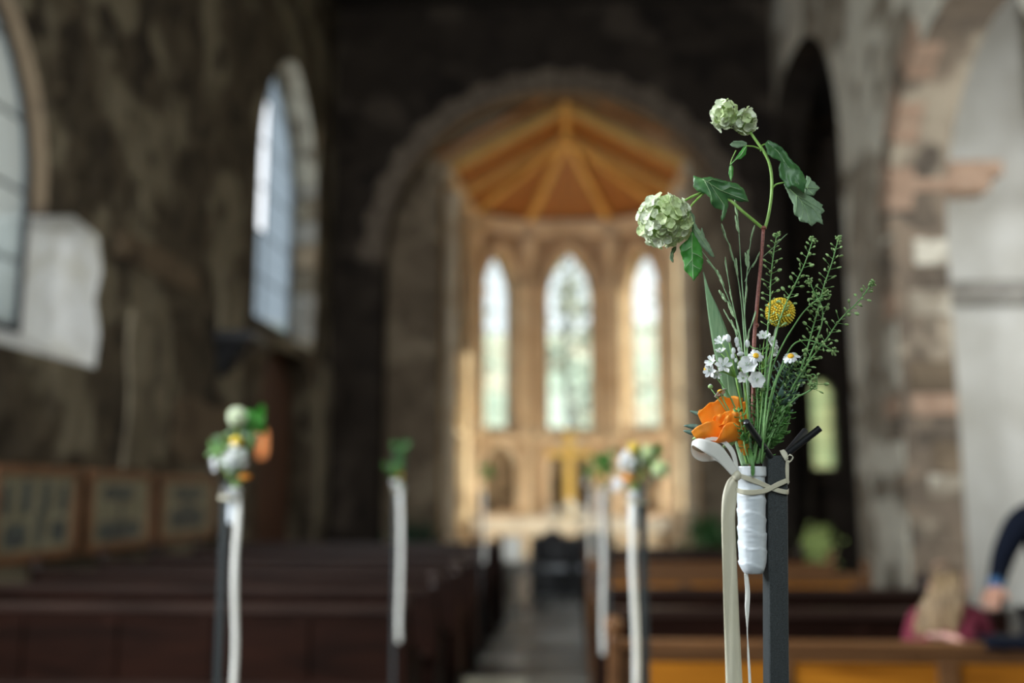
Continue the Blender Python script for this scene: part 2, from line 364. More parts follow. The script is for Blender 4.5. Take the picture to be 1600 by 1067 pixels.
# door in its recess
dj = MB(); 
door = MB().add([], []) if False else None
pts = arch(15.85, 1.56, 0.0, 2.75, 3.53)
mbd = MB(); k = len(pts); mbd.add([PLy(u, z, .40) for u, z in pts] + [PLy(u, z, .48) for u, z in pts], [tuple(range(k)), tuple(range(2 * k - 1, k - 1, -1))] + [(i, (i + 1) % k, (i + 1) % k + k, i + k) for i in range(k)])
door = mbd.build('door_1', M['door']); door['kind'] = 'structure'
for i in range(12):
    c = clip(pts, 14.37 + i * .247, 14.37 + i * .247 + .23, .05, 3.4)
    if len(c) > 2:
        b = MB(); k = len(c); b.add([PLy(u, z, .375) for u, z in c] + [PLy(u, z, .40) for u, z in c], [tuple(range(k)), tuple(range(2 * k - 1, k - 1, -1))] + [(q, (q + 1) % k, (q + 1) % k + k, q + k) for q in range(k)])
        b.build('plank', M['door'], door)
MB().box((XL - .34, 15.25, 1.2), (.05, .18, .18)).build('door_handle', M['brass'], door, bevel=.01)
# stone quoins round window 2 and its jamb
for i in range(9):
    z = 4.3 + i * .44; b = MB(); b.box((XL - .18 + random.uniform(-.02, .02), 17.22 , z), (.40 + random.uniform(-.05, .05), .10 + .06 * (i % 2), .40), 0)
    b.build('quoin', random.choice([M['reveal'], M['sill'], M['orangestone']]), wl, bevel=.015)
# plaster remains and stone ledges on the left wall
def patch(cy, cz, ry, rz, m, seed, parent, name='plaster_patch', x=XL, sgn=1, th=.035):
    rnd = random.Random(seed); n = 16; fr = []; 
    for i in range(n):
        a = 2 * pi * i / n; q = 1 + rnd.uniform(-.14, .14); k_ = max(abs(cos(a)), abs(sin(a))) ** .75
        fr.append((cy + ry * cos(a) * q / k_, cz + rz * sin(a) * q / k_))
    b = MB(); b.add([(x - .02 * sgn, *p) for p in fr] + [(x + th * sgn, cy + (p[0] - cy) * .95, cz + (p[1] - cz) * .97) for p in fr], [tuple(range(n))[::-1], tuple(range(n, 2 * n))] + [(i, (i + 1) % n, (i + 1) % n + n, i + n) for i in range(n)])
    return b.build(name, m, parent)
patch(10.4, 2.55, .55, .85, M['patchA'], 1, wl)
patch(12.9, 3.7, .45, .8, M['patchA'], 2, wl)
patch(10.6, 3.98, 1.2, .16, M['patchB'], 3, wl)
patch(18.2, 2.2, .5, 1.5, M['patchA'], 5, wl)
patch(12.2, 2.2, 1.1, .4, M['patchB'], 6, wl)
# ---- east wall with the chancel arch, Y 18.5
ca = arch(-.17, 3.36, 0.0, 5.86, 9.22, 16)
we, PE = pierced('wall_front', (4.0, 18.5), (-1, 0), [(0, 0), (8.6, 0), (8.6, 11), (0, 11)], [], .01, M['east']) if False else (None, None)
outer = [(-4.55, 0)] + [(-3.53, 0.0)] + [q for q in reversed(ca[2:])][0:] + [(3.19, 0.0)] + [(4.1, 0), (4.1, 11), (-4.55, 11)]
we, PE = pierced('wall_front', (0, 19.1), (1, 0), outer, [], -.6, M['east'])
# chancel arch stones
for i in range(34):
    a0_, a1_ = pi * i / 34 + .004, pi * (i + 1) / 34 - .004; b = MB(); r0, r1 = 3.33, 3.72 + .08 * (i % 2)
    ring = [(-.17 + r * cos(a), 5.86 + r * sin(a)) for r, a in ((r0, a0_), (r1, a0_), (r1, a1_), (r0, a1_))]
    y0, y1 = 18.46 - random.uniform(0, .02), 18.9
    b.add([(x, y0, z) for x, z in ring] + [(x, y1, z) for x, z in ring], [(3, 2, 1, 0), (4, 5, 6, 7)] + [(q, (q + 1) % 4, (q + 1) % 4 + 4, q + 4) for q in range(4)])
    b.build('voussoir', M['archstone'] if 'archstone' in M else M.setdefault('archstone', noisy(mat('arch_stone', (.3, .22, .16), .9), [(.3, (.12, .09, .065)), (.7, (.20, .155, .11))], 3, 6, bump=.3)), we)
# ---- return walls that narrow the chancel
HC = 8.0
o, _ = pierced('wall_chancel', (0, 19.5), (1, 0), [(-4.4, 0), (-2.5, 0), (-2.5, 8.02), (.02, 9.46), (2.5, 8.02), (2.5, 0), (4.0, 0), (4.0, 11), (-4.4, 11)], [], -.38, M['jamb'])
for s, x0, x1 in ((0, -4.4, -2.5), (1, 2.5, 4.0)):
    ed = -2.5 if s == 0 else 2.5; sg = 1 if s == 0 else -1
    for i in range(18):
        q = MB().box((ed - sg * (.16 + .07 * (i % 2)), 19.16, .25 + i * .45), (.32 + .14 * (i % 2), .12, .42)); q.build('quoin', M['jamb'], o, bevel=.012)
# ---- apse
cs = [(-2.52, 19.5), (-2.28, 23.2), (-.93, 24.0), (1.07, 24.0), (2.46, 23.2), (2.56, 19.5)]
apse = []
wn = 4
for i in range(5):
    a, b_ = Vector(cs[i]), Vector(cs[i + 1]); L_ = (b_ - a).length; d = (b_ - a)
    holes = []; wh = None
    if i in (1, 3): wh = arch(L_ * .5, .43, 2.95, 6.2, 7.28)
    elif i == 2: wh = arch(L_ / 2 - .02, .56, 2.95, 6.2, 7.36)
    elif i == 4: wh = arch(L_ * .27, .8, 1.1, 6.0, 7.2)
    if wh: holes.append((wh, wh, 0))
    if i == 4: wh2 = arch(L_ * .74, .8, 1.1, 6.0, 7.2); holes.append((wh2, wh2, 0))  # unseen second opening, added to widen the sun on the left shafts
    if i in (1, 2, 3): holes.append((arch(L_ / 2, .42 if i != 2 else .5, 1.0, 1.95, 2.55), None, 2))  # niche recesses take the dark stone; their shade is put into the colour
    if i == 0:
        for c_ in (.9, 2.5): holes.append((arch(c_, .5, 1.0, 1.95, 2.55), None, 2))
    o, P = pierced(('wall_left', 'wall_back_left', 'wall_back', 'wall_back_right', 'wall_right')[i] + ('_apse' if i in (0, 4) else ''), a, d, [(0, 0), (L_, 0), (L_, HC + .1), (0, HC + .1)], holes, .55, [M['orangestone'] if i else M['chancel'], M['chancel'], M['jamb']])
    # the outward side must lie left of the walk (clockwise ring)
    if wh:
        win = window(wn, P, wh, .38, 2 if i == 2 else 2, 9, M['glass_apse'], bar=.018, rim=.04); wn += 1
    # hood moulds over window and niche
    def hood(c_, hw, zs, za, wd, dp, m, nm, z0=None, tall=0):
        h1 = arch(c_, hw, zs - tall, zs, za)[1:]; h2 = arch(c_, hw + wd, zs - tall, zs, za + wd * 1.15)[1:]
        h1 = h1 + [(c_ - hw, zs - tall)]; h2 = h2 + [(c_ - hw - wd, zs - tall)]
        b = MB(); k = len(h1)
        b.add([P(*q, -dp) for q in h1] + [P(*q, -dp) for q in h2] + [P(*q, .05) for q in h1] + [P(*q, .05) for q in h2],
              [(j, j + 1, j + 1 + k, j + k) for j in range(k - 1)] + [(j, j + 2 * k, j + 1 + 2 * k, j + 1) for j in range(k - 1)] + [(j + k, j + 1 + k, j + 1 + 3 * k, j + 3 * k) for j in range(k - 1)] + [(0, k, 3 * k, 2 * k), (k - 1, 3 * k - 1, 4 * k - 1, 2 * k - 1)])
        b.build(nm, m, o)
    if i in (1, 2, 3):
        hw = .56 if i == 2 else .43; za = 7.36 if i == 2 else 7.28
        hood(L_ / 2, hw + .02, 6.2, za + .03, .12, .06, M['paleshaft'], 'window_moulding', tall=3.2)
        hood(L_ / 2, min(hw + .2, L_ / 2 - .1), 6.2, za + .22, .1, .12, M['orangestone'], 'hood_mould')
        for sg in (-1, 1):
            c_ = L_ / 2 + sg * (hw + .08); p = P(c_, 0, -.10)
            b = MB(); b.lathe([(.10, 2.75), (.10, 2.85), (.065, 2.92), (.05, 3.0), (.05, 6.05), (.065, 6.1), (.10, 6.24), (.11, 6.3)], (p.x, p.y, 0), 12); b.build('colonnette', M['paleshaft'], o, smooth=False)
        hood(L_ / 2, (.5 if i == 2 else .42) + .0, 1.95, 2.55, .11, .05, M['paleshaft'], 'niche_moulding', tall=.95)
    if i == 0:
        for c_ in (.9, 2.5): hood(c_, .5, 1.95, 2.55, .11, .05, M['paleshaft'], 'niche_moulding', tall=.95)
    # string course and plinth
    for z0, z1, dp, m in ((2.66, 2.78, .10, M['paleshaft']), (HC - .3, HC - .08, .14, M['paleshaft']), (HC - .08, HC + .06, .2, M['paleshaft']), (0.02, .7, .08, M['orangestone'])):
        b = MB(); q = [P(0, z0, .02), P(L_, z0, .02), P(L_, z0, -dp), P(0, z0, -dp)]; q2 = [Vector((*p.xy, z1)) for p in q]
        b.add(q + q2, [(3, 2, 1, 0), (4, 5, 6, 7)] + [(j, (j + 1) % 4, (j + 1) % 4 + 4, j + 4) for j in range(4)]); b.build('string_course' if z0 > 1 else 'plinth', m, o)
    apse.append(o)
# clustered shafts at the corners and along the left flank
shafts = [(cs[1][0] + .10, cs[1][1] - .12, .12), (cs[2][0] + .0, cs[2][1] - .14, .11), (cs[3][0], cs[3][1] - .14, .11), (cs[4][0] - .10, cs[4][1] - .12, .12),
          (-2.38, 20.0, .15), (-2.27, 21.7, .13), (-2.36, 22.4, .1), (2.42, 20.0, .15), (2.36, 21.9, .13)]
for x, y, r in shafts:
    e = MB(); e.lathe([(r * 1.7, 0), (r * 1.7, .35), (r * 1.2, .45), (r, .6), (r, 3.3), (r * 1.25, 3.34), (r * 1.25, 3.44), (r, 3.48), (r, 6.9), (r * 1.15, 7.0), (r * 1.6, 7.3), (r * 1.75, 7.6)], (x, y, 0), 14)
    o = e.build('column', M['paleshaft'], apse[0] if x < -1 else apse[2] if x < 1.5 else apse[3], smooth=False)
# ---- apse roof
roof = empty('ceiling_apse', (0, 21, HC)); roof['kind'] = 'structure'
ri = Vector((.02, 21.6, 9.45)); rf = Vector((.02, 18.9, 9.45))
def strip(pts, m, name, th=.03):
    n = len(pts); b = MB(); b.add(pts + [p + Vector((0, 0, th)) for p in pts], [tuple(range(n)), tuple(range(2 * n - 1, n - 1, -1))] + [(j, j + n, (j + 1) % n + n, (j + 1) % n) for j in range(n)]); return b.build(name, m, roof)
ring = [Vector((x * 1.03, y, HC + .07)) for x, y in cs]
dk = MB(); up_ = Vector((0, 0, .06)); rr_ = [Vector((ring[0].x, 18.95, ring[0].z))] + ring[1:5] + [Vector((ring[5].x, 18.95, ring[5].z))]
dk.add([p + up_ for p in rr_] + [ri + up_, rf + up_], [(0, 1, 6, 7), (1, 2, 6), (2, 3, 6), (3, 4, 6), (4, 5, 7, 6)]); dk.build('roof_deck', M['roofdark'], roof)
tr_m = [M['rooftimber'], noisy(mat('deep_roof_board', (.4, .17, .04), .5), [(.3, (.19, .065, .008)), (.7, (.31, .12, .016))], 2.5, 6, .8)]
for i in range(1, 4):                                       # hipped end: boards fan up from each facet
    n = 9 if i == 2 else 7
    for k in range(n):
        p = ring[i].lerp(ring[i + 1], (k + .04) / n); q = ring[i].lerp(ring[i + 1], (k + .96) / n)
        strip([p, q, q.lerp(ri, .97), p.lerp(ri, .97)], tr_m[k % 2], 'board')
for s, (e0, e1) in enumerate(((ring[0], ring[1]), (ring[5], ring[4]))):
    e0 = Vector((e0.x, 18.95, e0.z))
    for k in range(16):
        p = e0.lerp(e1, (k + .04) / 16); q = e0.lerp(e1, (k + .96) / 16); a = rf.lerp(ri, (k + .04) / 16); c_ = rf.lerp(ri, (k + .96) / 16)
        strip([p, q, c_, a], tr_m[k % 2], 'board')
def beam(a, b_, w, h, m, name='rafter', parent=roof):
    a, b_ = Vector(a), Vector(b_); t = (b_ - a).normalized(); sd = t.cross(Vector((0, 0, 1))).normalized(); up = sd.cross(t)
    q = [a + sd * x * w / 2 + up * y for x in (-1, 1) for y in (0, -h)]; q2 = [p + (b_ - a) for p in q]
    b = MB(); b.add(q + q2, [(0, 1, 3, 2), (4, 6, 7, 5), (0, 4, 5, 1), (2, 3, 7, 6), (0, 2, 6, 4), (1, 5, 7, 3)]); return b.build(name, m, parent)
for i in (1, 2, 3, 4): beam(ring[i] + Vector((0, -.03, .02)), ri, .13, .16, M['rafter'])
for yy in (19.7, 21.5):
    for s in (-1, 1): beam((s * 2.5, yy, HC + .08), (.02 + s * .0, yy, 9.42), .13, .18, M['rafter'])
beam(rf, ri, .14, .2, M['rafter'], 'ridge_beam')
# ---- floors
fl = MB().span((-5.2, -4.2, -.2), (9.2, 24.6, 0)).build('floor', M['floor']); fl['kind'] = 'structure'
y = 1.2; i = 0
fm = [M['flag'], noisy(mat('dark_flagstone', (.1, .1, .1), .4), [(.3, (.055, .055, .052)), (.7, (.12, .12, .115))], 3, 7, .3, bump=.25), noisy(mat('worn_flagstone', (.3, .3, .28), .38), [(.3, (.30, .30, .29)), (.7, (.50, .50, .47))], 3, 7, .3, bump=.25)]
while y < 18:
    h = random.uniform(.42, .8); x = -.86; ws = [random.uniform(.42, .62)]
    ws.append(1.03 - ws[0])
    for w_ in ws:
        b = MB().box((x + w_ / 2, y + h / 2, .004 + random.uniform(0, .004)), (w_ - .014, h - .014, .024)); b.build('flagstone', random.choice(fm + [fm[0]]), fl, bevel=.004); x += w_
    y += h
MB().span((-3.3, 18.4, 0), (3.1, 24.2, .16)).build('step', M['greystone'], fl)
# ---- right arcade, plane X=4.0 .. 4.65 ; walk toward -Y so that +X is on the left
aR = lambda c, hw, zs, za: [(20 - u, z) for u, z in arch(c, hw, 0.02, zs, za)][::-1]
def flip(l): return [(20 - u, z) for u, z in l][::-1]
wr, PR = pierced('wall_right', (4.0, 20.0), (0, -1), [(.5, 0), (5.8 - 4.0 + .0, 0)] [:0] + [(0, 0), (24, 0), (24, 11), (0, 11)],
    [(flip(arch(16.85, 2.65, .02, 6.6, 9.1)), flip(arch(16.85, 2.65, .02, 6.6, 9.1)), 2), (flip(arch(10.1, 2.05, .02, 4.5, 6.6)), flip(arch(10.1, 2.05, .02, 4.5, 6.6)), 1), (flip(arch(4.0, 2.05, .02, 4.5, 6.6)), flip(arch(4.0, 2.05, .02, 4.5, 6.6)), 0)],
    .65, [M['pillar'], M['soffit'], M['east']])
# blocks of the pillar: pieces stand proud of the wall, along the near edge of the pillar
tones = [M['terracotta'], M['soffit'], M['greystone'], M['soffit'], M['jamb'], M['pillar'], M['soffit']]
rnd = random.Random(4)
z = .3
while z < 4.5:
    h = rnd.uniform(.22, .42); w_ = rnd.uniform(.3, .62)
    m = rnd.choice([M['pillar'], M['soffit'], M['pillar'], M['pillar'], M['terracotta']])
    MB().box((4.02, 12.17 + w_ / 2, z + h / 2), (.10, w_, h - .02)).build('quoin', m, wr, bevel=.015)
    w2 = rnd.uniform(.3, .6)
    MB().box((4.65 - w2 / 2, 12.16, z + h / 2), (w2, .06, h - .02)).build('quoin', rnd.choice(tones), wr, bevel=.015)
    z += h
for i, (x0, x1, z0, z1) in enumerate(((3.97, 4.68, 5.0, 5.2), (4.0, 5.3, 5.18, 5.36), (4.0, 5.15, 5.0, 5.18))[:0]): pass
# terracotta bonding stones that reach out of the pillar jamb
for x1, z0, z1 in ((5.32, 5.30, 5.48), (5.16, 5.11, 5.30)):
    MB().span((3.97, 12.0, z0), (x1, 12.4, z1)).build('bonding_stone', M['terracotta'], wr, bevel=.01)
# pink stones of the arch edge
for i in range(9):
    a = .06 + i * .13; b = MB(); r0, r1 = 2.03, 2.42
    rg = [(10.1 + r * cos(t_), 4.5 + 2.1 / 2.05 * r * sin(t_)) for r, t_ in ((r0, a), (r1, a), (r1, a + .12), (r0, a + .12))]
    b.add([(3.95, *p) for p in rg] + [(4.25, *p) for p in rg], [(0, 1, 2, 3), (7, 6, 5, 4)] + [(q, q + 4, (q + 1) % 4 + 4, (q + 1) % 4) for q in range(4)]); b.build('voussoir', M['terracotta'] if i % 3 else M['soffit'], wr, bevel=.01)
# ---- aisle: cross wall, outer wall, east end, ceiling
b_, PA = pierced('wall_aisle_cross', (5.35 - .7, 13.5), (1, 0), [(0, 0), (3.45, 0), (3.45, 9), (0, 9)], [], .5, M['plaster'])
MB().span((4.66, 13.3, 3.95), (8.0, 13.52, 4.25)).build('string_course', M['greystone'], b_, bevel=.02)
MB().span((6.45, 13.15, 0), (7.0, 13.55, 8.8)).build('pilaster', M['pillar'], b_, bevel=.03)
b_, PO = pierced('wall_aisle_outer', (8.1, 20.6), (0, -1), [(0, 0), (24.5, 0), (24.5, 9), (0, 9)],
    [(arch(20.6 - c, 1.0, 2.4, 4.6, 6.0), arch(20.6 - c, 1.0, 2.4, 4.6, 6.0), 0) for c in (9.2, 4.6)], .5, M['plaster'])
window(8, PO, arch(20.6 - 9.2, 1.0, 2.4, 4.6, 6.0), .3, 2, 4, M['glass_pale']); window(9, PO, arch(20.6 - 4.6, 1.0, 2.4, 4.6, 6.0), .3, 2, 4, M['glass_pale'])
la = arch(.98, .25, 1.92, 3.45, 3.75)
b_, PX_ = pierced('wall_aisle_front', (8.1, 20.5), (-1, 0), [(0, 0), (4.05, 0), (4.05, 9), (0, 9)], [([(8.1 - 5.1 - 1.08 + u, z) for u, z in la],) * 2 + (0,)], -.5, M['east'])
window(10, lambda u, z, w: PX_(u, z, -w), [(8.1 - 5.1 - 1.08 + u, z) for u, z in la], .2, 1, 4, M['glass_greenlight'], rim=.02)
cl = MB().span((4.6, -4.2, 9), (8.7, 21.0, 9.3)).build('ceiling_aisle', M['roofdark']); cl['kind'] = 'structure'
# ---- west wall and ceilings
ww, PW = pierced('wall_back_west', (8.6, -4.0), (-1, 0), [(0, 0), (13.2, 0), (13.2, 11), (0, 11)], [(arch(9.2, 1.3, 2.4, 5.2, 7.2),) * 2 + (0,)], -.5, M['wall'])
window(11, lambda u, z, w: PW(u, z, -w), arch(9.2, 1.3, 2.4, 5.2, 7.2), .3, 3, 6, M['glass_pale'])
cl = MB().span((-5.1, -4.6, 11), (4.8, 19.8, 11.3)).build('ceiling', M['roofdark']); cl['kind'] = 'structure'
for y in range(-3, 19, 2): beam((-4.5, y, 10.98), (4.0, y, 10.98), .25, .3, M['roofdark'], 'ceiling_beam', cl)
for k in ():
    pass
# sky portals
def portal(loc, target, sx, sy):
    o = light('window_portal', 'AREA', loc, 1, (1, 1, 1), target=target, shape='RECTANGLE', size=sx, size_y=sy); o.data.cycles.is_portal = True
portal((XL - .6, 6.5, 4.6), (0, 6.5, 4.6), 3.4, 3.8); portal((XL - .6, 15.6, 6.3), (0, 15.6, 6.3), 3.4, 4.8)
portal((.07, 24.6, 5.1), (.07, 20, 5.1), 1.3, 4.6); portal((-1.95, 24.1, 5.1), (-1.0, 22.5, 5.1), 1.0, 4.6); portal((2.1, 24.1, 5.1), (1.2, 22.5, 5.1), 1.0, 4.6); portal((3.15, 21.4, 4.6), (0, 21.4, 4.6), 1.7, 5.4)

# ------------------------------------------------------------------ outside
g = MB().span((-80, 24.7, -1.0), (80, 120, -.6)).build('ground', M['grass']); g['kind'] = 'structure'
hm = MB(); Pg = []
for i in range(13):
    row = []
    for j in range(25):
        x = -70 + j * 140 / 24; yy = 45 + i * 6
        row.append((x, yy, -.7 + 17.0 * (1 - cos(min(1, i / 8) * pi)) / 2 * (1 + .3 * noise.noise(Vector((x * .05, yy * .05, 0))))))
    Pg.append(row)
hl = hm.grid(Pg).build('hill', M['hill'], smooth=True); hl['kind'] = 'structure'
def tree(x, y, h, r, lab, seed, dens=260, z0=-.6, lean=0, leafs=.16):
    rn = random.Random(seed); t = empty('tree', (x, y, z0), lab, 'tree', 'trees outside the apse windows')
    tb = MB(); top = Vector((x + lean, y, z0 + h * .95)); base = Vector((x, y, z0))
    tb.tube([base, base.lerp(top, .35) + Vector((.1, 0, 0)), base.lerp(top, .7) - Vector((.1, 0, 0)), top], [.16, .12, .07, .02], 7)
    lb = MB()
    for i in range(13):
        f = .32 + .62 * i / 12; p = base.lerp(top, f); a = rn.uniform(0, 2 * pi); l = r * (1.15 - f) * rn.uniform(.8, 1.3)
        e = p + Vector((cos(a) * l, sin(a) * l * .6, l * .55)); tb.tube([p, p.lerp(e, .5) + Vector((0, 0, .1)), e], [.05, .03, .012], 5)
        for k in range(int(dens / 13)):
            q = p.lerp(e, rn.uniform(.3, 1.15)) + Vector([rn.gauss(0, r * .16) for _ in range(3)])
            n_ = Vector([rn.gauss(0, 1) for _ in range(3)]).normalized(); s_ = leafs * rn.uniform(.6, 1.3); u = n_.orthogonal().normalized() * s_; v = n_.cross(u) * .7
            lb.add([q - u, q - v, q + u, q + v], [(0, 1, 2, 3)])
    tb.build('trunk', M['bark'], t); o = lb.build('foliage', M['treeleaf'], t); o['kind'] = 'stuff'
tree(.02, 29.5, 9.6, 1.9, 'slender half-bare tree outside the middle apse window', 3, 330)
tree(-3.6, 33.5, 10.8, 1.9, 'thin-leaved tree outside the left apse window', 5, 260)
tree(3.8, 35, 10.6, 2.2, 'light leafy tree outside the right apse window', 8, 200)
for i, (x, y, s_) in enumerate(((-3.4, 31, 1.5), (.7, 37, 1.5), (4.6, 31, 1.4))):
    rn = random.Random(i); b = MB()
    for k in range(400):
        v = Vector([rn.gauss(0, .45) for _ in range(3)]); q = Vector((x, y, 1.2)) + Vector((v.x * s_, v.y * s_, v.z * s_ * 1.0)); q.z = max(q.z, -.5)
        n_ = Vector([rn.gauss(0, 1) for _ in range(3)]).normalized(); u = n_.orthogonal().normalized() * .2; w_ = n_.cross(u) * .8
        b.add([q - u, q - w_, q + u, q + w_], [(0, 1, 2, 3)])
    tag(b.build('shrub', M['treeleaf']), ['green shrub low outside the left apse window', 'green shrub low outside the middle apse window', 'green shrub low outside the right apse window'][i], 'shrub')
#@@OBJECTS
# ------------------------------------------------------------------ pews
def make_pew(x0, x1, y, mp, mr, ml, label, group, end_l=True, end_r=True):
    t = empty('pew', ((x0 + x1) / 2, y, 0), label, 'pew', group)
    MB().box(((x0 + x1) / 2, y, .885), (x1 - x0, .065, .045)).build('top_rail', ml, t, bevel=.008)
    n = max(2, round((x1 - x0) / .55)); st = (x1 - x0) / n
    b = MB().box(((x0 + x1) / 2, y, .848), (x1 - x0, .035, .04)).box(((x0 + x1) / 2, y, .44), (x1 - x0, .035, .10)).box(((x0 + x1) / 2, y, .09), (x1 - x0, .035, .12))
    b.build('back_rail', mr, t, bevel=.004)
    for i in range(n + 1): MB().box((min(max(x0 + i * st, x0 + .04), x1 - .04), y - .001, .46), (.08, .036, .84)).build('stile', mr, t, bevel=.004)
    for i in range(n): MB().box((x0 + (i + .5) * st, y + .004, .66), (st - .07, .018, .35)).build('back_panel', mp, t, bevel=.003); MB().box((x0 + (i + .5) * st, y + .004, .265), (st - .07, .018, .28)).build('back_panel', mp, t, bevel=.003)
    MB().box(((x0 + x1) / 2, y - .065, .50), (x1 - x0 - .02, .12, .022)).build('book_ledge', ml, t, bevel=.004)
    MB().box(((x0 + x1) / 2, y + .22, .44), (x1 - x0, .42, .035)).build('seat', ml, t, bevel=.008)
    for f, x in ((end_l, x0 - .025), (end_r, x1 + .025)):
        if not f: continue
        pr = [(y - .06, .0), (y + .47, .0), (y + .47, .08), (y + .43, .12), (y + .43, .44), (y + .47, .50), (y + .46, .60), (y + .34, .64), (y + .12, .70), (y + .05, .80), (y + .04, .90), (y - .06, .90)]
        k = len(pr); b = MB(); b.add([(x - .022, *p) for p in pr] + [(x + .022, *p) for p in pr], [tuple(range(k)), tuple(range(2 * k - 1, k - 1, -1))] + [(q, (q + 1) % k, (q + 1) % k + k, q + k) for q in range(k)])
        e = b.build('end_panel', mr, t, bevel=.005)
        MB().lathe([(.03, 0), (.034, .01), (.018, .022), (.034, .045), (.04, .065), (.034, .088), (.014, .1)], (x, y - .01, .90), 14).build('knob', ml, e, smooth=True)
    return t
O_ = ['nearest the camera', 'second from the camera', 'third from the camera', 'fourth from the camera', 'fifth from the camera', 'sixth from the camera', 'farthest down the aisle']
pl = make_pew(-3.95, -.88, 5.3, M['pew'], M['pew'], M['pewledge'], 'dark oak pew left of the aisle, ' + O_[0], 'pews left of the aisle')
for k in range(1, 7): copy_tree(pl, (pl.location.x + .015 * k, 5.3 + 1.03 * k, 0), label='dark oak pew left of the aisle, ' + O_[k])
pr0 = make_pew(.2, 2.12, 4.15, M['honey'], M['honeyrail'], M['honeyrail'], 'honey-coloured panelled pew right of the aisle, nearest the camera', 'pews right of the aisle')
pr1 = make_pew(.2, 2.12, 5.25, M['pew'], M['pew'], M['pewledge'], 'dark pew right of the aisle behind the seated girl, second from the camera', 'pews right of the aisle')
pr2 = copy_tree(pr1, (pr1.location.x, 6.35, 0), label='dark pew right of the aisle, third from the camera')
pr3 = copy_tree(pr0, (pr0.location.x, 7.5, 0), label='honey-coloured pew right of the aisle, fourth from the camera')
for k, nm in enumerate(('fifth from the camera', 'sixth from the camera', 'farthest down the aisle')): copy_tree(pr0 if k == 0 else pr1, (pr1.location.x, 8.5 + 1.05 * k, 0), label=('honey-coloured pew' if k == 0 else 'dark pew') + ' right of the aisle, ' + nm)

# ------------------------------------------------------------------ altar end
al = empty('altar', (.05, 21.6, .16), 'broad pale stone altar with a white cloth in the apse', 'altar')
MB().span((-1.85, 21.3, .16), (1.95, 21.95, .87)).build('altar_body', M['cream'], al, bevel=.01)
for i in range(5): MB().box((-1.5 + i * .78, 21.28, .5), (.6, .04, .5)).build('altar_panel', M['paleshaft'], al, bevel=.012)
MB().span((-1.97, 21.2, .87), (2.05, 22.05, .92)).build('altar_top', M['cream'], al, bevel=.01)
b = MB(); P_ = []
for i in range(60):
    x = -2.02 + 4.12 * i / 59; dz = .012 * sin(i * 1.7); P_.append([(x, 21.17 + .01 * sin(i * 1.3), .62 + dz), (x, 21.165 + .006 * sin(i * 1.3), .80), (x, 21.17, .928), (x, 21.6, .93), (x, 22.07, .928)])
tag(b.grid(P_, .006).build('altar_cloth', M['cloth'], smooth=True), 'white cloth hanging over the front of the altar', 'cloth')
cr_ = empty('cross', (.02, 21.75, .93), 'tall golden cross standing on the altar', 'cross')
MB().span((-.085, 21.70, 1.05), (.125, 21.8, 2.78)).build('cross_post', M['goldx'] if 'goldx' in M else M.setdefault('goldx', mat('gilded_wood', (.86, .58, .13), .4, .1)), cr_, bevel=.01)
MB().span((-.46, 21.695, 2.2), (.5, 21.805, 2.36)).build('cross_bar', M['goldx'], cr_, bevel=.01)
MB().lathe([(.2, 0), (.2, .03), (.1, .06), (.08, .14)], (.02, 21.75, .93), 16).build('cross_base', M['goldx'], cr_)
M['wflower'] = mat('white_petals', (.82, .82, .76), .7, Subsurface_Weight=.0)
M['green'] = noisy(mat('leaf_green', (.05, .16, .045), .5), [(.3, (.025, .10, .03)), (.7, (.09, .24, .06))], 40, 4)
M['darkgreen'] = noisy(mat('dark_leaf_green', (.02, .06, .03), .6), [(.3, (.012, .035, .018)), (.7, (.035, .09, .045))], 20, 4)
def posy(c, r, name, lab, group, seed, pot=True):
    rn = random.Random(seed); t = empty(name, c, lab, 'flowers', group); c = Vector(c)
    b = MB(); hh = r * 2.4
    b.lathe([(r * .45, 0), (r * .6, r * .3), (r * .4, r * .8), (r * .5, r * 1.0)], c, 14); b.build('vase', M['cloth'], t, smooth=True)
    for i in range(16):
        v = Vector([rn.gauss(0, 1) for _ in range(3)]).normalized() * r * .8; v.z = abs(v.z) * 1.1; q = MB(); p = c + v + Vector((0, 0, r * 1.3))
        q.ball(p, r * .36, 8, 5); q.build('blossom', M['wflower'], t, smooth=True)
    g_ = MB()
    for i in range(14):
        a = rn.uniform(0, 2 * pi); u = Vector((cos(a), sin(a), 0)); s_ = Vector((-sin(a), cos(a), 0)) * r * .2; o0 = c + Vector((0, 0, r * 1.0)); g_.add([o0, o0 + u * r * .7 + s_, o0 + u * r * 1.2 + Vector((0, 0, -.1 * r)), o0 + u * r * .7 - s_], [(0, 1, 2, 3)])
    g_.build('greenery', M['green'], t); return t
posy((.0, 21.35, .935), .15, 'flower_vase', 'white flower posy in the middle of the altar before the golden cross', None, 1)
def ped(x, y, h, lab, s=1, nm='pedestal'):
    t = empty(nm, (x, y, 0), lab, 'stand'); MB().box((x, y, .04), (.3 * s, .3 * s, .07)).build('base', M['greystone'], t, bevel=.01)
    MB().lathe([(.07 * s, .07), (.05 * s, .12), (.045 * s, h - .08), (.09 * s, h - .03), (.1 * s, h)], (x, y, 0), 14).build('column', M['greystone'], t); return t
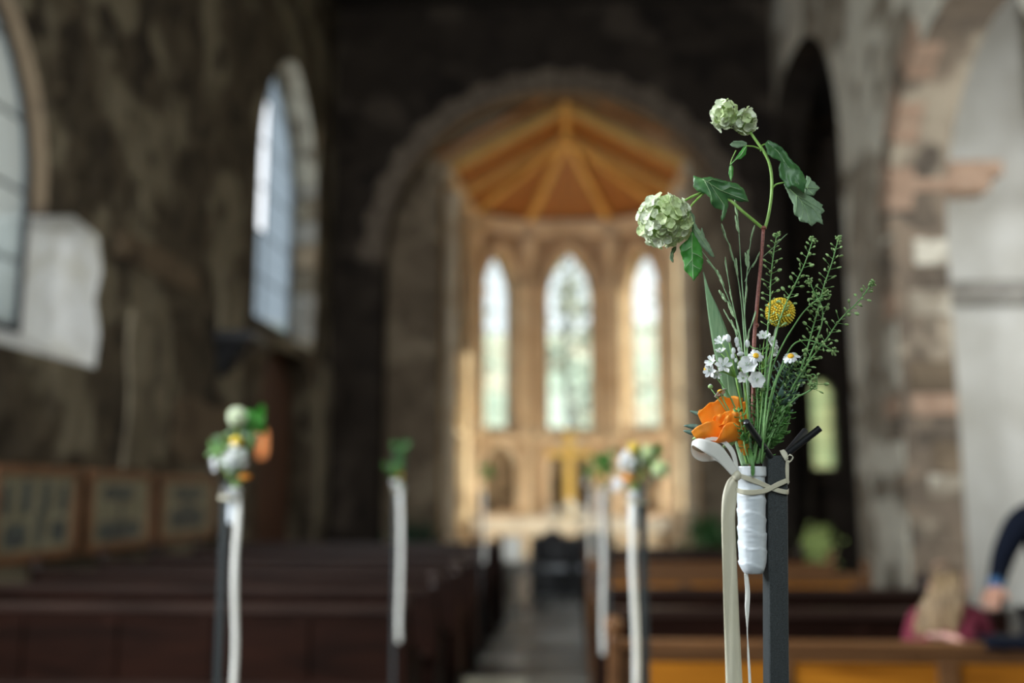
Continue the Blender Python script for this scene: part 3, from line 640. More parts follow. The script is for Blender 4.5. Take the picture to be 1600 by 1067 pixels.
# white lantern on a slim stand at the end of the left pews
ped(-.70, 12.6, .62, 'slim grey stone stand under the white lantern beside the left pews')
ln = empty('lantern', (-.70, 12.6, .62), 'white box lantern on a slim stand at the far left end of the aisle', 'lantern')
for a in ((-1, -1), (1, -1), (1, 1), (-1, 1)): MB().box((-.70 + a[0] * .105, 12.6 + a[1] * .105, .77), (.02, .02, .28)).build('corner_post', M['cloth'], ln)
MB().box((-.70, 12.6, .63), (.24, .24, .02)).build('base', M['cloth'], ln); MB().box((-.70, 12.6, .92), (.25, .25, .03)).build('lid', M['cloth'], ln, bevel=.005)
for dx, dy in ((0, -.1), (0, .1), (-.1, 0), (.1, 0)): MB().box((-.70 + dx, 12.6 + dy, .77), (.19 if dx == 0 else .006, .19 if dy == 0 else .006, .27)).build('pane', M['wflower'], ln)
for i, (x, y, z) in enumerate(ADDED_FLOODS + ADDED_ALTAR_FLOODS):  # housings for the added flood lamps
    where = ('on the floor behind the altar, ' if i < 2 else 'on the step before the altar, ') + ('left one' if i % 2 == 0 else 'right one'); f = empty('added_floodlight', (x, y, .16), 'added small black flood lamp ' + where, 'lamp')
    if i < 2: MB().lathe([(.05, .16), (.06, .20), (.075, z + .05), (.08, z + .08)], (x, y, 0), 16).build('housing', M['black'], f, smooth=True)
    else: MB().box((x, y - .06, z + .14), (.16, .08, .12)).build('housing', M['black'], f, bevel=.01)
    MB().box((x, y - .06 * (i > 1), .172), (.18, .1, .02)).build('foot', M['black'], f)
    for dx in (-.085, .085): MB().box((x + dx, y - .06 * (i > 1), .24), (.01, .03, .14)).build('bracket', M['black'], f)
# two small white posies hang low in front of the altar: on stands
for x, lab, k in ((-.30, 'left of the pair of white posies on thin stands before the altar', 3), (.24, 'right of the pair of white posies on thin stands before the altar', 4)):
    t = ped(x, 20.0, .84, ('left' if x < 0 else 'right') + ' thin grey stone stand before the altar', .9)
    posy((x, 20.0, .84), .14, 'flower_vase', lab, 'white posies before the altar', k)
# black chairs and kneeling desk facing the altar
def chair(x, y, lab, group):
    t = empty('chair', (x, y, 0), lab, 'chair', group)
    MB().box((x, y + .2, .46), (.44, .42, .06)).build('seat', M['cushion'] if 'cushion' in M else M.setdefault('cushion', mat('grey_cushion', (.28, .30, .32), .8)), t, bevel=.015)
    for dx in (-.19, .19):
        MB().tube([(x + dx, y, 0), (x + dx, y, .5), (x + dx, y - .04, .93)], .017, 8).build('leg', M['black'], t); MB().tube([(x + dx, y + .38, 0), (x + dx, y + .38, .45)], .017, 8).build('leg', M['black'], t)
    P_ = [[(x + .2 * cos(a) * rr, y - .03 - .03 * rr * sin(a), .78 + .19 * sin(a) * rr) for rr in (0.05, .5, .85, 1)] for a in [2 * pi * i / 20 for i in range(21)]]
    MB().grid(P_, .04).build('backrest', M['black'], t, smooth=True); MB().box((x, y - .01, .58), (.38, .02, .05)).build('back_rail', M['black'], t)
    MB().box((x, y + .38, .2), (.38, .02, .03)).build('stretcher', M['black'], t)
chair(-.22, 13.6, 'left of two black round-backed chairs facing the altar', 'black chairs at the end of the aisle')
chair(.32, 13.6, 'right of two black round-backed chairs facing the altar', 'black chairs at the end of the aisle')
kd = empty('kneeling_desk', (.05, 14.7, 0), 'black kneeling desk in front of the two black chairs', 'desk')
MB().span((-.55, 14.6, 0), (.65, 14.66, .8)).build('front_panel', M['black'], kd, bevel=.01); MB().box((.05, 14.6, .82), (1.26, .3, .03)).build('desk_top', M['black'], kd, bevel=.005)
for x in (-.52, .62): MB().span((x - .02, 14.4, 0), (x + .02, 14.66, .8)).build('side_panel', M['black'], kd)
# dark bushes in pots beside the chancel arch
def bush(x, y, z, r, mt, lab, seed, n=420, cat='plant'):
    rn = random.Random(seed); t = empty('potted_bush', (x, y, z), lab, cat, 'potted bushes beside the pews')
    MB().lathe([(r * .3, 0), (r * .42, r * .55), (r * .46, r * .6), (r * .4, r * .6)], (x, y, z), 16).build('pot', M['greystone'], t, smooth=True)
    MB().tube([(x, y, z + r * .5), (x, y, z + r * 1.4)], r * .06, 6).build('stem', M['bark'], t)
    b = MB()
    for i in range(n):
        v = Vector([rn.gauss(0, .42) for _ in range(3)]); p = Vector((x + v.x * r, y + v.y * r, z + r * 1.45 + v.z * r)); p.z = max(p.z, z + r * .6)
        nn = Vector([rn.gauss(0, 1) for _ in range(3)]).normalized(); u = nn.orthogonal().normalized() * r * .16; w = nn.cross(u) * .5; b.add([p - u, p - w, p + u, p + w], [(0, 1, 2, 3)])
    o = b.build('foliage', mt, t); o['kind'] = 'stuff'
bush(-2.72, 17.6, 0.0, .44, M['darkgreen'], 'dark bush in a stone pot left of the chancel arch opening', 1)
bush(2.35, 17.2, 0.0, .46, M['green'], 'leafy green bush in a pot right of the chancel arch opening', 2)
M['lime'] = noisy(mat('yellow_green_leaf', (.35, .45, .12), .5), [(.3, (.22, .34, .08)), (.7, (.5, .58, .2))], 20, 4)
ped(2.64, 11.0, .62, 'slim stone stand under the yellow-green plant on the right')
bush(2.64, 11.0, .62, .2, M['lime'], 'yellow-green potted plant before the dark arch on the right', 3)
# table and dark sideboard on each side behind the pews
def box_chest(x, y, w, d, h, lab):
    t = empty('chest', (x, y, 0), lab, 'chest'); MB().box((x, y, h / 2), (w, d, h - .04)).build('body', M['pew'], t, bevel=.01); MB().box((x, y, h), (w + .06, d + .06, .04)).build('lid', M['pewledge'], t, bevel=.01)
    for i in range(2): MB().box((x - w / 4 + i * w / 2, y - d / 2 - .008, h / 2), (w * .4, .02, h * .7)).build('panel', M['pewledge'], t, bevel=.006)
box_chest(-2.75, 18.05, 0.9, .4, .55, 'dark low chest left of the chancel opening') if False else None

# ------------------------------------------------------------------ pictures, stand-in for the door reflection and corbel on the left wall
def picture(y0, y1, z0, z1, kind, lab):
    t = empty('framed_picture', (XL, (y0 + y1) / 2, z0), lab, 'picture', 'framed pictures in a row on the left wall'); f = .085; x = XL + .03
    for a, b_ in (((y0, z0), (y1, z0 + f)), ((y0, z1 - f), (y1, z1)), ((y0, z0 + f), (y0 + f, z1 - f)), ((y1 - f, z0 + f), (y1, z1 - f))):
        MB().span((XL + .0, a[0], a[1]), (XL + .075, b_[0], b_[1])).build('frame_bar', M['frame'], t, bevel=.01)
    p = MB().span((XL + .005, y0 + f, z0 + f), (XL + .04, y1 - f, z1 - f)).build('print', M['paper'], t)
    W_, H_ = y1 - y0 - 2 * f, z1 - z0 - 2 * f
    def ink(u, v, w, h, r=0):
        n = 10; c = (y0 + f + u * W_, z0 + f + v * H_); pts = [(c[0] + w * W_ / 2 * max(-1, min(1, 1.3 * cos(2 * pi * i / n + .3))), c[1] + h * H_ / 2 * max(-1, min(1, 1.3 * sin(2 * pi * i / n + .3)))) for i in range(n)]
        b = MB(); b.add([(XL + .04, *q) for q in pts] + [(XL + .044, *q) for q in pts], [tuple(range(n)), tuple(range(2 * n - 1, n - 1, -1))] + [(i, (i + 1) % n, (i + 1) % n + n, i + n) for i in range(n)]); b.build('printed_image', M['ink'], p)
    for q in kind: ink(*q)
picture(7.55, 8.93, .91, 1.70, [(.12, .68, .10, .42), (.36, .72, .13, .45), (.62, .72, .12, .45), (.86, .7, .12, .4), (.25, .22, .28, .32), (.55, .3, .1, .5), (.82, .25, .22, .3)], 'widest framed picture of dark windows, at the left edge')
picture(9.12, 10.56, .91, 1.69, [(.45, .78, .55, .22), (.5, .5, .06, .5), (.5, .18, .75, .3)], 'framed picture with two dark images, middle of the row')
picture(10.78, 12.44, .92, 1.67, [(.5, .78, .6, .26), (.5, .3, .7, .4), (.5, .55, .2, .1)], 'framed picture nearest the door on the left wall')
M['glintglow'] = mat('amber_glint_glow', (.9, .5, .2), .4); t_, b_ = nodes(M['glintglow']); b_.inputs['Emission Color'].default_value = (1, .34, .12, 1); b_.inputs['Emission Strength'].default_value = .75  # glow stands for sunlight reflected on the door; no lamp there
lm = empty('door_glint', (-4.62, 15.0, 1.7), 'added amber glow standing for sunlight reflected on the door in the left wall', 'lamp')
MB().lathe([(.05, 0), (.09, .05), (.10, .2), (.09, .38), (.05, .44)], (-4.66, 14.95, 1.98), 16).build('glint_glass', M['glintglow'], lm, smooth=True)
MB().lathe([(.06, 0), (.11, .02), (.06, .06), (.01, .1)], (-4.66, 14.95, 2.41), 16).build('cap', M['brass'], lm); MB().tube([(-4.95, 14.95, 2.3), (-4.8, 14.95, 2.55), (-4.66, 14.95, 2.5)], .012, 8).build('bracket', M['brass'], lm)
cb = empty('corbel', (XL + .01, 12.6, 3.1), 'dark carved stone corbel jutting from the left wall by the door', 'corbel')
b = MB(); b.box((XL + .26, 12.6, 3.45), (.5, .62, .14)); b.build('corbel_top', M['black'], cb, bevel=.02)
b = MB(); b.add([(XL + .01, 12.33, 3.38), (XL + .42, 12.36, 3.38), (XL + .42, 12.86, 3.38), (XL + .01, 12.87, 3.38), (XL + .01, 12.45, 2.95), (XL + .12, 12.5, 3.0), (XL + .12, 12.7, 3.0), (XL + .01, 12.75, 2.95)], [(0, 1, 2, 3), (7, 6, 5, 4), (0, 4, 5, 1), (1, 5, 6, 2), (2, 6, 7, 3), (3, 7, 4, 0)]); b.build('corbel_body', M['black'], cb, bevel=.02)

# ------------------------------------------------------------------ people
def skin_mesh(name, J, E_, m, parent, sub=2, root=0):
    me = bpy.data.meshes.new(name); ks = list(J); me.from_pydata([J[k][0] for k in ks], [(ks.index(a), ks.index(b)) for a, b in E_], [])
    o = bpy.data.objects.new(name, me); C.objects.link(o); sk = o.modifiers.new('skin', 'SKIN'); sk.use_smooth_shade = True
    for i, k in enumerate(ks):
        r = J[k][1]; me.skin_vertices[0].data[i].radius = r if isinstance(r, tuple) else (r, r)
    me.skin_vertices[0].data[root].use_root = True
    sb = o.modifiers.new('sub', 'SUBSURF'); sb.levels = sub; sb.render_levels = sub
    dg = bpy.context.evaluated_depsgraph_get(); nm = bpy.data.meshes.new_from_object(o.evaluated_get(dg)); bpy.data.objects.remove(o)
    nm.name = name; nm.materials.clear(); return link(name, nm, m, parent, True)
M['skin'] = mat('skin', (.55, .30, .21), .55); M['hair'] = noisy(mat('dark_blonde_hair', (.28, .19, .10), .5), [(.3, (.13, .08, .04)), (.7, (.44, .31, .17))], 25, 4, stretch=(3, 3, .5)); M['brownhair'] = mat('brown_hair', (.09, .055, .035), .5)
M['maroon'] = mat('maroon_wool', (.16, .015, .035), .85); M['navy'] = mat('navy_suit_cloth', (.005, .007, .014), .9, spec=.1); M['denim'] = mat('dark_skirt', (.03, .03, .045), .9); M['blue'] = mat('blue_shirt', (.03, .10, .22), .8)
def hand(wrist, fwd, up, s, m, parent, curl=.5, thumb=1):
    """palm with five bent fingers; fwd = finger direction, up = back of the hand"""
    f = Vector(fwd).normalized(); u = (Vector(up) - f * f.dot(Vector(up))).normalized(); sd = f.cross(u); w = Vector(wrist)
    m4 = MB(); 
    P_ = []
    for i in range(5):
        t = i / 4; hw = (.025 + .018 * sin(min(1, t * 1.3) * pi / 2)) * s; th = .013 * s
        P_.append([w + f * t * .085 * s + sd * cos(a) * hw + u * sin(a) * th for a in [2 * pi * j / 10 for j in range(11)]])
    m4.grid(P_); m4.add(P_[0][:-1], [tuple(range(10))]); m4.add(P_[-1][:-1], [tuple(range(10))[::-1]])
    for k, (off, ln_) in enumerate(((-.031, .068), (-.0105, .078), (.0105, .072), (.031, .056))):
        a = w + f * .075 * s + sd * off * s; pts = [a]; ang = 0
        for j, q in enumerate((.45, .32, .23)):
            ang += curl * .8 if j else curl * .4; pts.append(pts[-1] + (f * cos(ang) - u * sin(ang)) * ln_ * q * s)
        m4.tube(pts, [.0095 * s, .009 * s, .008 * s, .006 * s], 8)
    a = w + f * .02 * s - sd * .026 * s * thumb; b_ = a + (f * .6 - sd * thumb * .75 - u * .2).normalized() * .035 * s; c_ = b_ + (f * .85 - sd * .2 * thumb - u * .4).normalized() * .028 * s
    m4.tube([a, b_, c_], [.012 * s, .010 * s, .007 * s], 8)
    return m4.build('hand', m, parent, smooth=True)
def head(c, s, face, m, parent, tilt=0):
    """head with eyes, nose, mouth and ears; face = direction it looks"""
    f = Vector(face).normalized(); sd = f.cross(Vector((0, 0, 1))).normalized(); up = sd.cross(f); T = Matrix((sd, f, up)).transposed(); c = Vector(c); b = MB()
    vs = []; n, k = 20, 14
    for i in range(1, k):
        a = -pi / 2 + pi * i / k; z = sin(a); r = cos(a)
        for j in range(n):
            q = 2 * pi * j / n; x, y = cos(q) * r * .075, sin(q) * r * .092
            if z < 0: x *= 1 + .28 * z; y = y * (1 + .18 * z) + .012 * -z
            vs.append(T @ Vector((x, y, z * .115)) * s + c)
    b.grid([vs[i * n:(i + 1) * n] + [vs[i * n]] for i in range(k - 1)]); b.add(vs[:n], [tuple(range(n))]); b.add(vs[-n:], [tuple(range(n))])
    for x in (-.078, .078): b.ball(T @ Vector((x, 0, -.005)) * s + c, (.012 * s, .02 * s, .03 * s), 8, 6, T)
    b.tube([T @ Vector(p) * s + c for p in ((0, .088, .01), (0, .112, -.028), (0, .09, -.036))], [.008 * s, .014 * s, .008 * s], 8)
    hd = b.build('head', m, parent, smooth=True)
    for x in (-.032, .032): e = MB(); e.ball(T @ Vector((x, .084, .005)) * s + c, .013 * s, 10, 8); e.build('eye', M['black'], hd, smooth=True)
    e = MB(); e.ball(T @ Vector((0, .088, -.058)) * s + c, (.024 * s, .008 * s, .006 * s), 10, 6, T); e.build('mouth', M['maroon'], hd, smooth=True); return hd
V = Vector
g = empty('person', (1.675, 4.5, .46), 'girl with long blonde hair in a maroon top sitting in the nearest right pew', 'person')
GX, GY = 1.675, 4.64
J = {'pelvis': (V((GX, GY - .02, .56)), (.13, .10)), 'waist': (V((GX, GY, .68)), (.115, .09)), 'chest': (V((GX, GY, .82)), (.14, .10)), 'neckb': (V((GX, GY, .965)), (.075, .06)), 'neck': (V((GX, GY + .01, 1.02)), .04),
     'sl': (V((GX - .135, GY, .945)), .052), 'el': (V((GX - .20, GY - .05, .77)), .040), 'wl': (V((GX - .14, GY - .16, .88)), .028),
     'sr': (V((GX + .135, GY, .945)), .052), 'er': (V((GX + .19, GY + .05, .74)), .040), 'wr': (V((GX + .10, GY + .24, .64)), .028)}
E1 = [('pelvis', 'waist'), ('waist', 'chest'), ('chest', 'neckb'), ('neckb', 'neck'), ('neckb', 'sl'), ('sl', 'el'), ('el', 'wl'), ('neckb', 'sr'), ('sr', 'er'), ('er', 'wr')]
skin_mesh('maroon_top', J, E1, M['maroon'], g)
J = {'p': (V((GX, GY, .55)), (.13, .10)), 'hl': (V((GX - .08, GY + .05, .54)), .075), 'kl': (V((GX - .09, GY + .40, .53)), .055), 'al': (V((GX - .09, GY + .42, .10)), .035), 'tl': (V((GX - .09, GY + .54, .05)), .035),
     'hr': (V((GX + .08, GY + .05, .54)), .075), 'kr': (V((GX + .09, GY + .40, .53)), .055), 'ar': (V((GX + .09, GY + .42, .10)), .035), 'tr': (V((GX + .09, GY + .54, .05)), .035)}
skin_mesh('legs', J, [('p', 'hl'), ('hl', 'kl'), ('kl', 'al'), ('al', 'tl'), ('p', 'hr'), ('hr', 'kr'), ('kr', 'ar'), ('ar', 'tr')], M['denim'], g)
b = MB().tube([(GX, GY + .01, .98), (GX + .005, GY + .02, 1.06)], .036, 12); b.build('neck', M['skin'], g, smooth=True)
HC_ = V((GX + .01, GY + .035, 1.095)); head(HC_, .80, (-.5, .8, -.12), M['skin'], g)
hb = MB(); hb.ball(HC_ + V((.0, -.010, .012)), (.070, .078, .078), 18, 12)
rn = random.Random(5)
hb.build('hair_crown', M['brownhair2'] if 'brownhair2' in M else M.setdefault('brownhair2', mat('brown_hair_crown', (.12, .08, .05), .5)), g, smooth=True); hb = MB()
for i in range(30):                       # long strands falling to the left over the back
    a = rn.uniform(-1.0, .45); p0 = HC_ + V((.066 * sin(a) , -.07 * cos(a * .6), rn.uniform(-.03, .045))); dx = -.05 + .045 * a + rn.uniform(-.02, .02)
    hb.tube([p0, p0 + V((dx * .35, -.035, -.07)), p0 + V((dx * .9, -.045, -.15)), p0 + V((dx * 1.25, -.03, -.24 - rn.uniform(0, .05)))], [.013, .015, .013, .004], 6)
hb.build('hair', M['hair'], g, smooth=True)
M['skinpink'] = mat('pale_pink_skin', (.78, .45, .40), .5)
hand((GX - .14, GY - .165, .885), (.55, -.72, .10), (.1, .2, 1), .95, M['skinpink'], g, .35)
hand((GX + .10, GY + .25, .635), (-.2, 1, -.2), (0, 0, 1), .8, M['skinpink'], g, .4)
m_ = empty('person', (2.4, 4.85, 0), 'man in a dark navy suit leaning over the girl, at the right edge', 'person')
J = {'hip': (V((2.42, 4.9, .92)), (.17, .12)), 'waist': (V((2.42, 4.88, 1.08)), (.155, .11)), 'chest': (V((2.38, 4.84, 1.26)), (.19, .13)), 'nb': (V((2.35, 4.82, 1.42)), (.10, .08)), 'n': (V((2.335, 4.80, 1.475)), .065),
     'sl': (V((2.17, 4.80, 1.355)), .070), 'el': (V((2.10, 4.83, 1.205)), .054), 'wl': (V((2.005, 4.70, 1.08)), .040),
     'sr': (V((2.56, 4.84, 1.38)), .070), 'er': (V((2.66, 4.78, 1.12)), .056), 'wr': (V((2.60, 4.60, .97)), .040)}
skin_mesh('jacket', J, [('hip', 'waist'), ('waist', 'chest'), ('chest', 'nb'), ('nb', 'n'), ('nb', 'sl'), ('sl', 'el'), ('el', 'wl'), ('nb', 'sr'), ('sr', 'er'), ('er', 'wr')], M['navy'], m_)
J = {'p': (V((2.42, 4.88, .92)), (.16, .12)), 'hl': (V((2.33, 4.84, .87)), .095), 'kl': (V((2.10, 4.62, .84)), .070), 'al': (V((2.13, 4.62, .55)), .045), 'tl': (V((2.08, 4.50, .51)), .040),
     'hr': (V((2.52, 4.9, .88)), .095), 'kr': (V((2.56, 4.86, .48)), .068), 'ar': (V((2.56, 4.9, .09)), .045), 'tr': (V((2.54, 4.74, .045)), .04)}
skin_mesh('trousers', J, [('p', 'hl'), ('hl', 'kl'), ('kl', 'al'), ('al', 'tl'), ('p', 'hr'), ('hr', 'kr'), ('kr', 'ar'), ('ar', 'tr')], M['navy'], m_)
MB().tube([(2.01, 4.71, 1.088), (1.995, 4.685, 1.068)], .037, 12).build('shirt_cuff', M['blue'], m_, smooth=True)
MB().tube([(2.345, 4.81, 1.44), (2.32, 4.78, 1.56)], .055, 12).build('neck', M['skin'], m_, smooth=True)
head((2.30, 4.74, 1.64), 1.0, (-.7, -.6, -.35), M['skin'], m_)
b = MB(); b.ball((2.318, 4.758, 1.668), (.086, .098, .098), 18, 12); b.build('hair', M['brownhair'], m_, smooth=True)
hand((1.995, 4.685, 1.068), (-.55, -.75, -.42), (-.2, -.3, 1), 1.0, M['skin'], m_, .55)
hand((2.60, 4.59, .965), (-.5, -.7, -.35), (0, 0, 1), 1.0, M['skin'], m_, .5)
m_.location.x -= .09
# a dark coat folded over the back rail of the nearest right pew
P_ = []
for i in range(17):
    x = 1.62 + .42 * i / 16; w = .008 * sin(i * 1.3)
    P_.append([(x, 4.106, .885 + .004 * sin(i * 2)), (x, 4.106, .898), (x, 4.106, .91), (x, 4.115, .935 + w * .5), (x, 4.185, .935 - w * .5), (x, 4.20, .90), (x, 4.205 - w, .76), (x, 4.21, .60)])
tag(MB().grid(P_, .012).build('coat', M['navy'], smooth=True), 'dark navy coat hung over the top rail of the nearest right pew', 'coat')
# ------------------------------------------------------------------ foreground post, tube vase, ribbons
def tex(m, **k): return m
M['postmetal'] = mat('dark_grey_powder_coat', (.045, .052, .055), .42, .1); 
t_, b_ = nodes(M['postmetal']); n_ = t_.nodes.new('ShaderNodeTexNoise'); n_.inputs['Scale'].default_value = 1400; n_.inputs['Detail'].default_value = 2; tc_ = t_.nodes.new('ShaderNodeTexCoord'); r_ = t_.nodes.new('ShaderNodeValToRGB')
t_.links.new(tc_.outputs['Object'], n_.inputs[0]); t_.links.new(n_.outputs[0], r_.inputs[0]); t_.links.new(r_.outputs[0], b_.inputs['Base Color'])
e_ = r_.color_ramp.elements; e_[0].position = .3; e_[0].color = (.014, .017, .018, 1); e_[1].position = .72; e_[1].color = (.07, .08, .083, 1)
bp_ = t_.nodes.new('ShaderNodeBump'); bp_.inputs['Strength'].default_value = .35; bp_.inputs['Distance'].default_value = .0004; t_.links.new(n_.outputs[0], bp_.inputs['Height']); t_.links.new(bp_.outputs[0], b_.inputs['Normal'])
M['rod'] = mat('black_rod_metal', (.03, .031, .034), .34, .5)
def leafmat(name, c1, c2, sc=60, trans=.25, rough=.5, stretch=(1, 1, 1)):
    m = noisy(mat(name, c1, rough), [(.3, c1), (.7, c2)], sc, 4, .3, stretch=stretch)
    t, b = nodes(m); o = t.nodes['Material Output']; tl = t.nodes.new('ShaderNodeBsdfTranslucent'); mx = t.nodes.new('ShaderNodeMixShader'); mx.inputs[0].default_value = trans
    src = b.inputs['Base Color'].links[0].from_socket; t.links.new(src, tl.inputs[0]); t.links.new(b.outputs[0], mx.inputs[1]); t.links.new(tl.outputs[0], mx.inputs[2]); t.links.new(mx.outputs[0], o.inputs['Surface']); return m
M['satin'] = leafmat('cream_satin_ribbon', (.66, .62, .47), (.74, .70, .55), 12, .25, .38)
M['satinw'] = leafmat('white_satin_ribbon', (.80, .79, .73), (.88, .87, .82), 12, .2, .35)
M['wrap'] = mat('white_tape_wrapping', (.57, .61, .64), .5)
M['glassrim'] = mat('white_tube_rim', (.72, .75, .78), .3)
M['leafA'] = leafmat('viburnum_leaf', (.045, .15, .045), (.085, .23, .065), 90, .3, .42)
M['leafB'] = leafmat('viburnum_leaf_underside', (.18, .29, .16), (.27, .39, .24), 140, .3, .6)
M['leafC'] = leafmat('bright_green_leaf', (.06, .30, .04), (.11, .42, .07), 90, .4, .45)  # brighter green and more translucent than the other leaves
M['stemg'] = leafmat('green_stem', (.20, .40, .06), (.30, .50, .12), 200, .1, .45)
M['stemred'] = noisy(mat('red_bark_stem', (.22, .05, .04), .45), [(.3, (.13, .03, .025)), (.7, (.32, .10, .07))], 500, 5, 1)
M['petalg'] = leafmat('pale_green_floret', (.52, .66, .28), (.78, .86, .56), 120, .3, .55)
M['petalg2'] = leafmat('white_green_floret', (.72, .80, .55), (.88, .92, .78), 120, .3, .55)
M['corei'] = mat('inner_flower_green', (.22, .34, .08), .8)
M['rosep'] = leafmat('orange_petal', (1, .35, .02), (1, .50, .06), 45, .35, .5)
M['yellow'] = noisy(mat('yellow_globe_floret', (.85, .58, .03), .6), [(.35, (.85, .55, .02)), (.6, (1, .80, .09))], 500, 3)
M['ystem'] = mat('grey_green_stem', (.33, .42, .28), .6)
M['cress'] = leafmat('pennycress_green', (.16, .36, .10), (.26, .48, .18), 150, .25, .5)
M['cresspod'] = leafmat('pale_pod', (.30, .50, .18), (.48, .64, .30), 300, .3, .5)
M['grassg'] = leafmat('grass_green', (.20, .36, .18), (.33, .48, .27), 200, .25, .55)
M['spike'] = leafmat('grass_spikelet', (.26, .42, .20), (.45, .58, .36), 900, .3, .6, (1, 1, .15))
M['blade'] = leafmat('broad_blade_leaf', (.13, .25, .12), (.22, .34, .18), 500, .25, .4, (1, 1, .03))
M['petalw'] = leafmat('white_petal', (.80, .82, .84), (.92, .93, .93), 200, .3, .5)
M['daisyc'] = noisy(mat('daisy_centre', (.85, .5, .02), .7), [(.3, (.75, .40, .01)), (.7, (.95, .66, .05))], 1500, 3)
M['foli'] = leafmat('filler_leaf', (.07, .22, .045), (.16, .38, .09), 300, .3, .5)
M['foli2'] = leafmat('bluish_filler_leaf', (.07, .14, .11), (.14, .23, .18), 300, .2, .5)

Yz = lambda p: Vector(p)
# post
top = F(1210.5, 712, 9); low = F(1212.5, 1067, 9); dirp = (low - top); base = top + dirp * (top.z / -dirp.z)
post = empty('flower_post', base, 'dark grey square metal post holding the large bouquet in the right foreground', 'post')
ang = R(7); hw = .0092; ax = Vector((cos(ang), sin(ang), 0)) * hw; ay = Vector((-sin(ang), cos(ang), 0)) * hw
b = MB(); cc = [a * ax + c_ * ay for a, c_ in ((-1, -1), (1, -1), (1, 1), (-1, 1))]
b.add([base + q for q in cc] + [top + q for q in cc], [(3, 2, 1, 0), (4, 5, 6, 7)] + [(i, (i + 1) % 4, (i + 1) % 4 + 4, i + 4) for i in range(4)]); b.build('shaft', M['postmetal'], post, bevel=.0009)
MB().box((base.x, base.y, .006), (.16, .16, .012)).build('base_plate', M['postmetal'], post, bevel=.002)
for a, c_ in (((1205, 716, 3), (1166, 659, -34)), ((1224, 714, 14), (1258, 673, 34)), ((1228, 710, 6), (1281, 669, -6))):
    p, q = F(*a), F(*c_); MB().tube([p, p.lerp(q, .5), q], .0031, 18, cap=False).lathe([(.0005, -.0004), (.0031, 0), (.0028, .0005), (.0005, .0006)], q, 18, (q - p).to_track_quat('Z', 'Y').to_matrix()).build('prong', M['rod'], post, smooth=True)
# tube vase wrapped with white tape
vt, vb = F(1173, 742, 4), F(1176.5, 896, 4); vd = (vt - vb); vl = vd.length; Q = vd.to_track_quat('Z', 'Y').to_matrix()
vase = empty('tube_vase', vb, 'white tape-wrapped tube vase tied to the dark post in the right foreground', 'vase')
def wrapped(name, parent, n=40, rows=84):
    P_ = []
    for i in range(rows + 1):
        t = i / rows; z = vl * t; r = .0128
        if t < .14: r *= (.60 + .40 * sin(min(1, (t / .14)) * pi / 2) ** .7) 
        else: r *= 1 + .035 * (t - .14)
        row = []
        for j in range(n + 1):
            a = 2 * pi * j / n; ph = (z * 1000 / 15.5 + a / (2 * pi) * 1.0 + .10 * sin(a * 3 + z * 260)) % 1.0
            rr = r + .0010 * ph ** 2 - .0004 + .00030 * noise.noise(Vector((cos(a) * 2, sin(a) * 2, z * 420)))
            row.append(vb + Q @ Vector((rr * cos(a), rr * sin(a), z)))
        P_.append(row)
    m_ = MB().grid(P_); m_.add([p for p in P_[0][:-1]], [tuple(range(n))[::-1]]); return m_.build(name, M['wrap'], parent, smooth=True)
wrapped('taped_tube', vase)
MB().lathe([(.0128, -.002), (.0140, -.001), (.0143, .0), (.0143, .0068), (.0139, .0078), (.0118, .0078), (.0115, .004)], vt, 32, Q).build('rim', M['glassrim'], vase, smooth=False)
# ribbons
def edgestrip(rows, name, m, parent, thick=.00025, sub=6, wob=0, smooth=True):
    """rows of (left px, left py, right px, right py, depth mm[, depth right]); Catmull-Rom through them"""
    L_ = [F(r[0], r[1], r[4]) for r in rows]; R_ = [F(r[2], r[3], r[5] if len(r) > 5 else r[4]) for r in rows]
    def cr(p, n):
        o = []
        for i in range(len(p) - 1):
            a, b_, c_, d = p[max(i - 1, 0)], p[i], p[i + 1], p[min(i + 2, len(p) - 1)]
            for k in range(n):
                t = k / n; o.append(.5 * ((2 * b_) + (c_ - a) * t + (2 * a - 5 * b_ + 4 * c_ - d) * t * t + (3 * b_ - a - 3 * c_ + d) * t ** 3))
        return o + [p[-1]]
    A, B = cr(L_, sub), cr(R_, sub)
    G = [[a.lerp(b_, j / 6) + Vector((0, wob * .001 * sin(j * 1.05 + i * .23) * (1 if 0 < j < 6 else .3), 0)) for j in range(7)] for i, (a, b_) in enumerate(zip(A, B))]
    return MB().grid(G, thick).build(name, m, parent, smooth=smooth)
rb = empty('satin_ribbon', F(1150, 745, -10), 'cream satin ribbon with loop and long tail tied round the foreground post', 'ribbon')
zlow = [(1134, 1067, 1160, 1067, -6), (1136, 1180, 1164, 1178, -4), (1134, 1330, 1163, 1328, -6), (1138, 1480, 1164, 1484, -8)]
edgestrip([(1147, 741, 1154, 744, -10), (1136, 752, 1153, 758, -9), (1129, 775, 1151, 782, -8), (1127, 810, 1148.5, 810, -8), (1128.5, 870, 1151, 870, -7), (1131, 960, 1155, 960, -6)] + zlow, 'tail', M['satin'], rb, wob=.7)
edgestrip([(1143, 743, 1153, 734, -12), (1130, 729, 1139, 712, -16), (1116, 716, 1125, 695, -20), (1101, 707, 1107, 688, -22), (1090, 700, 1093, 685, -20), (1082, 696, 1084, 688, -15), (1080, 703, 1081, 693, -9), (1084, 714, 1083, 701, -3), (1096, 721, 1095, 707, 1), (1110, 721, 1110, 708, 2), (1122, 722, 1122, 711, -1), (1143, 742, 1148, 734, -8)], 'loop', M['satinw'], rb, sub=8)
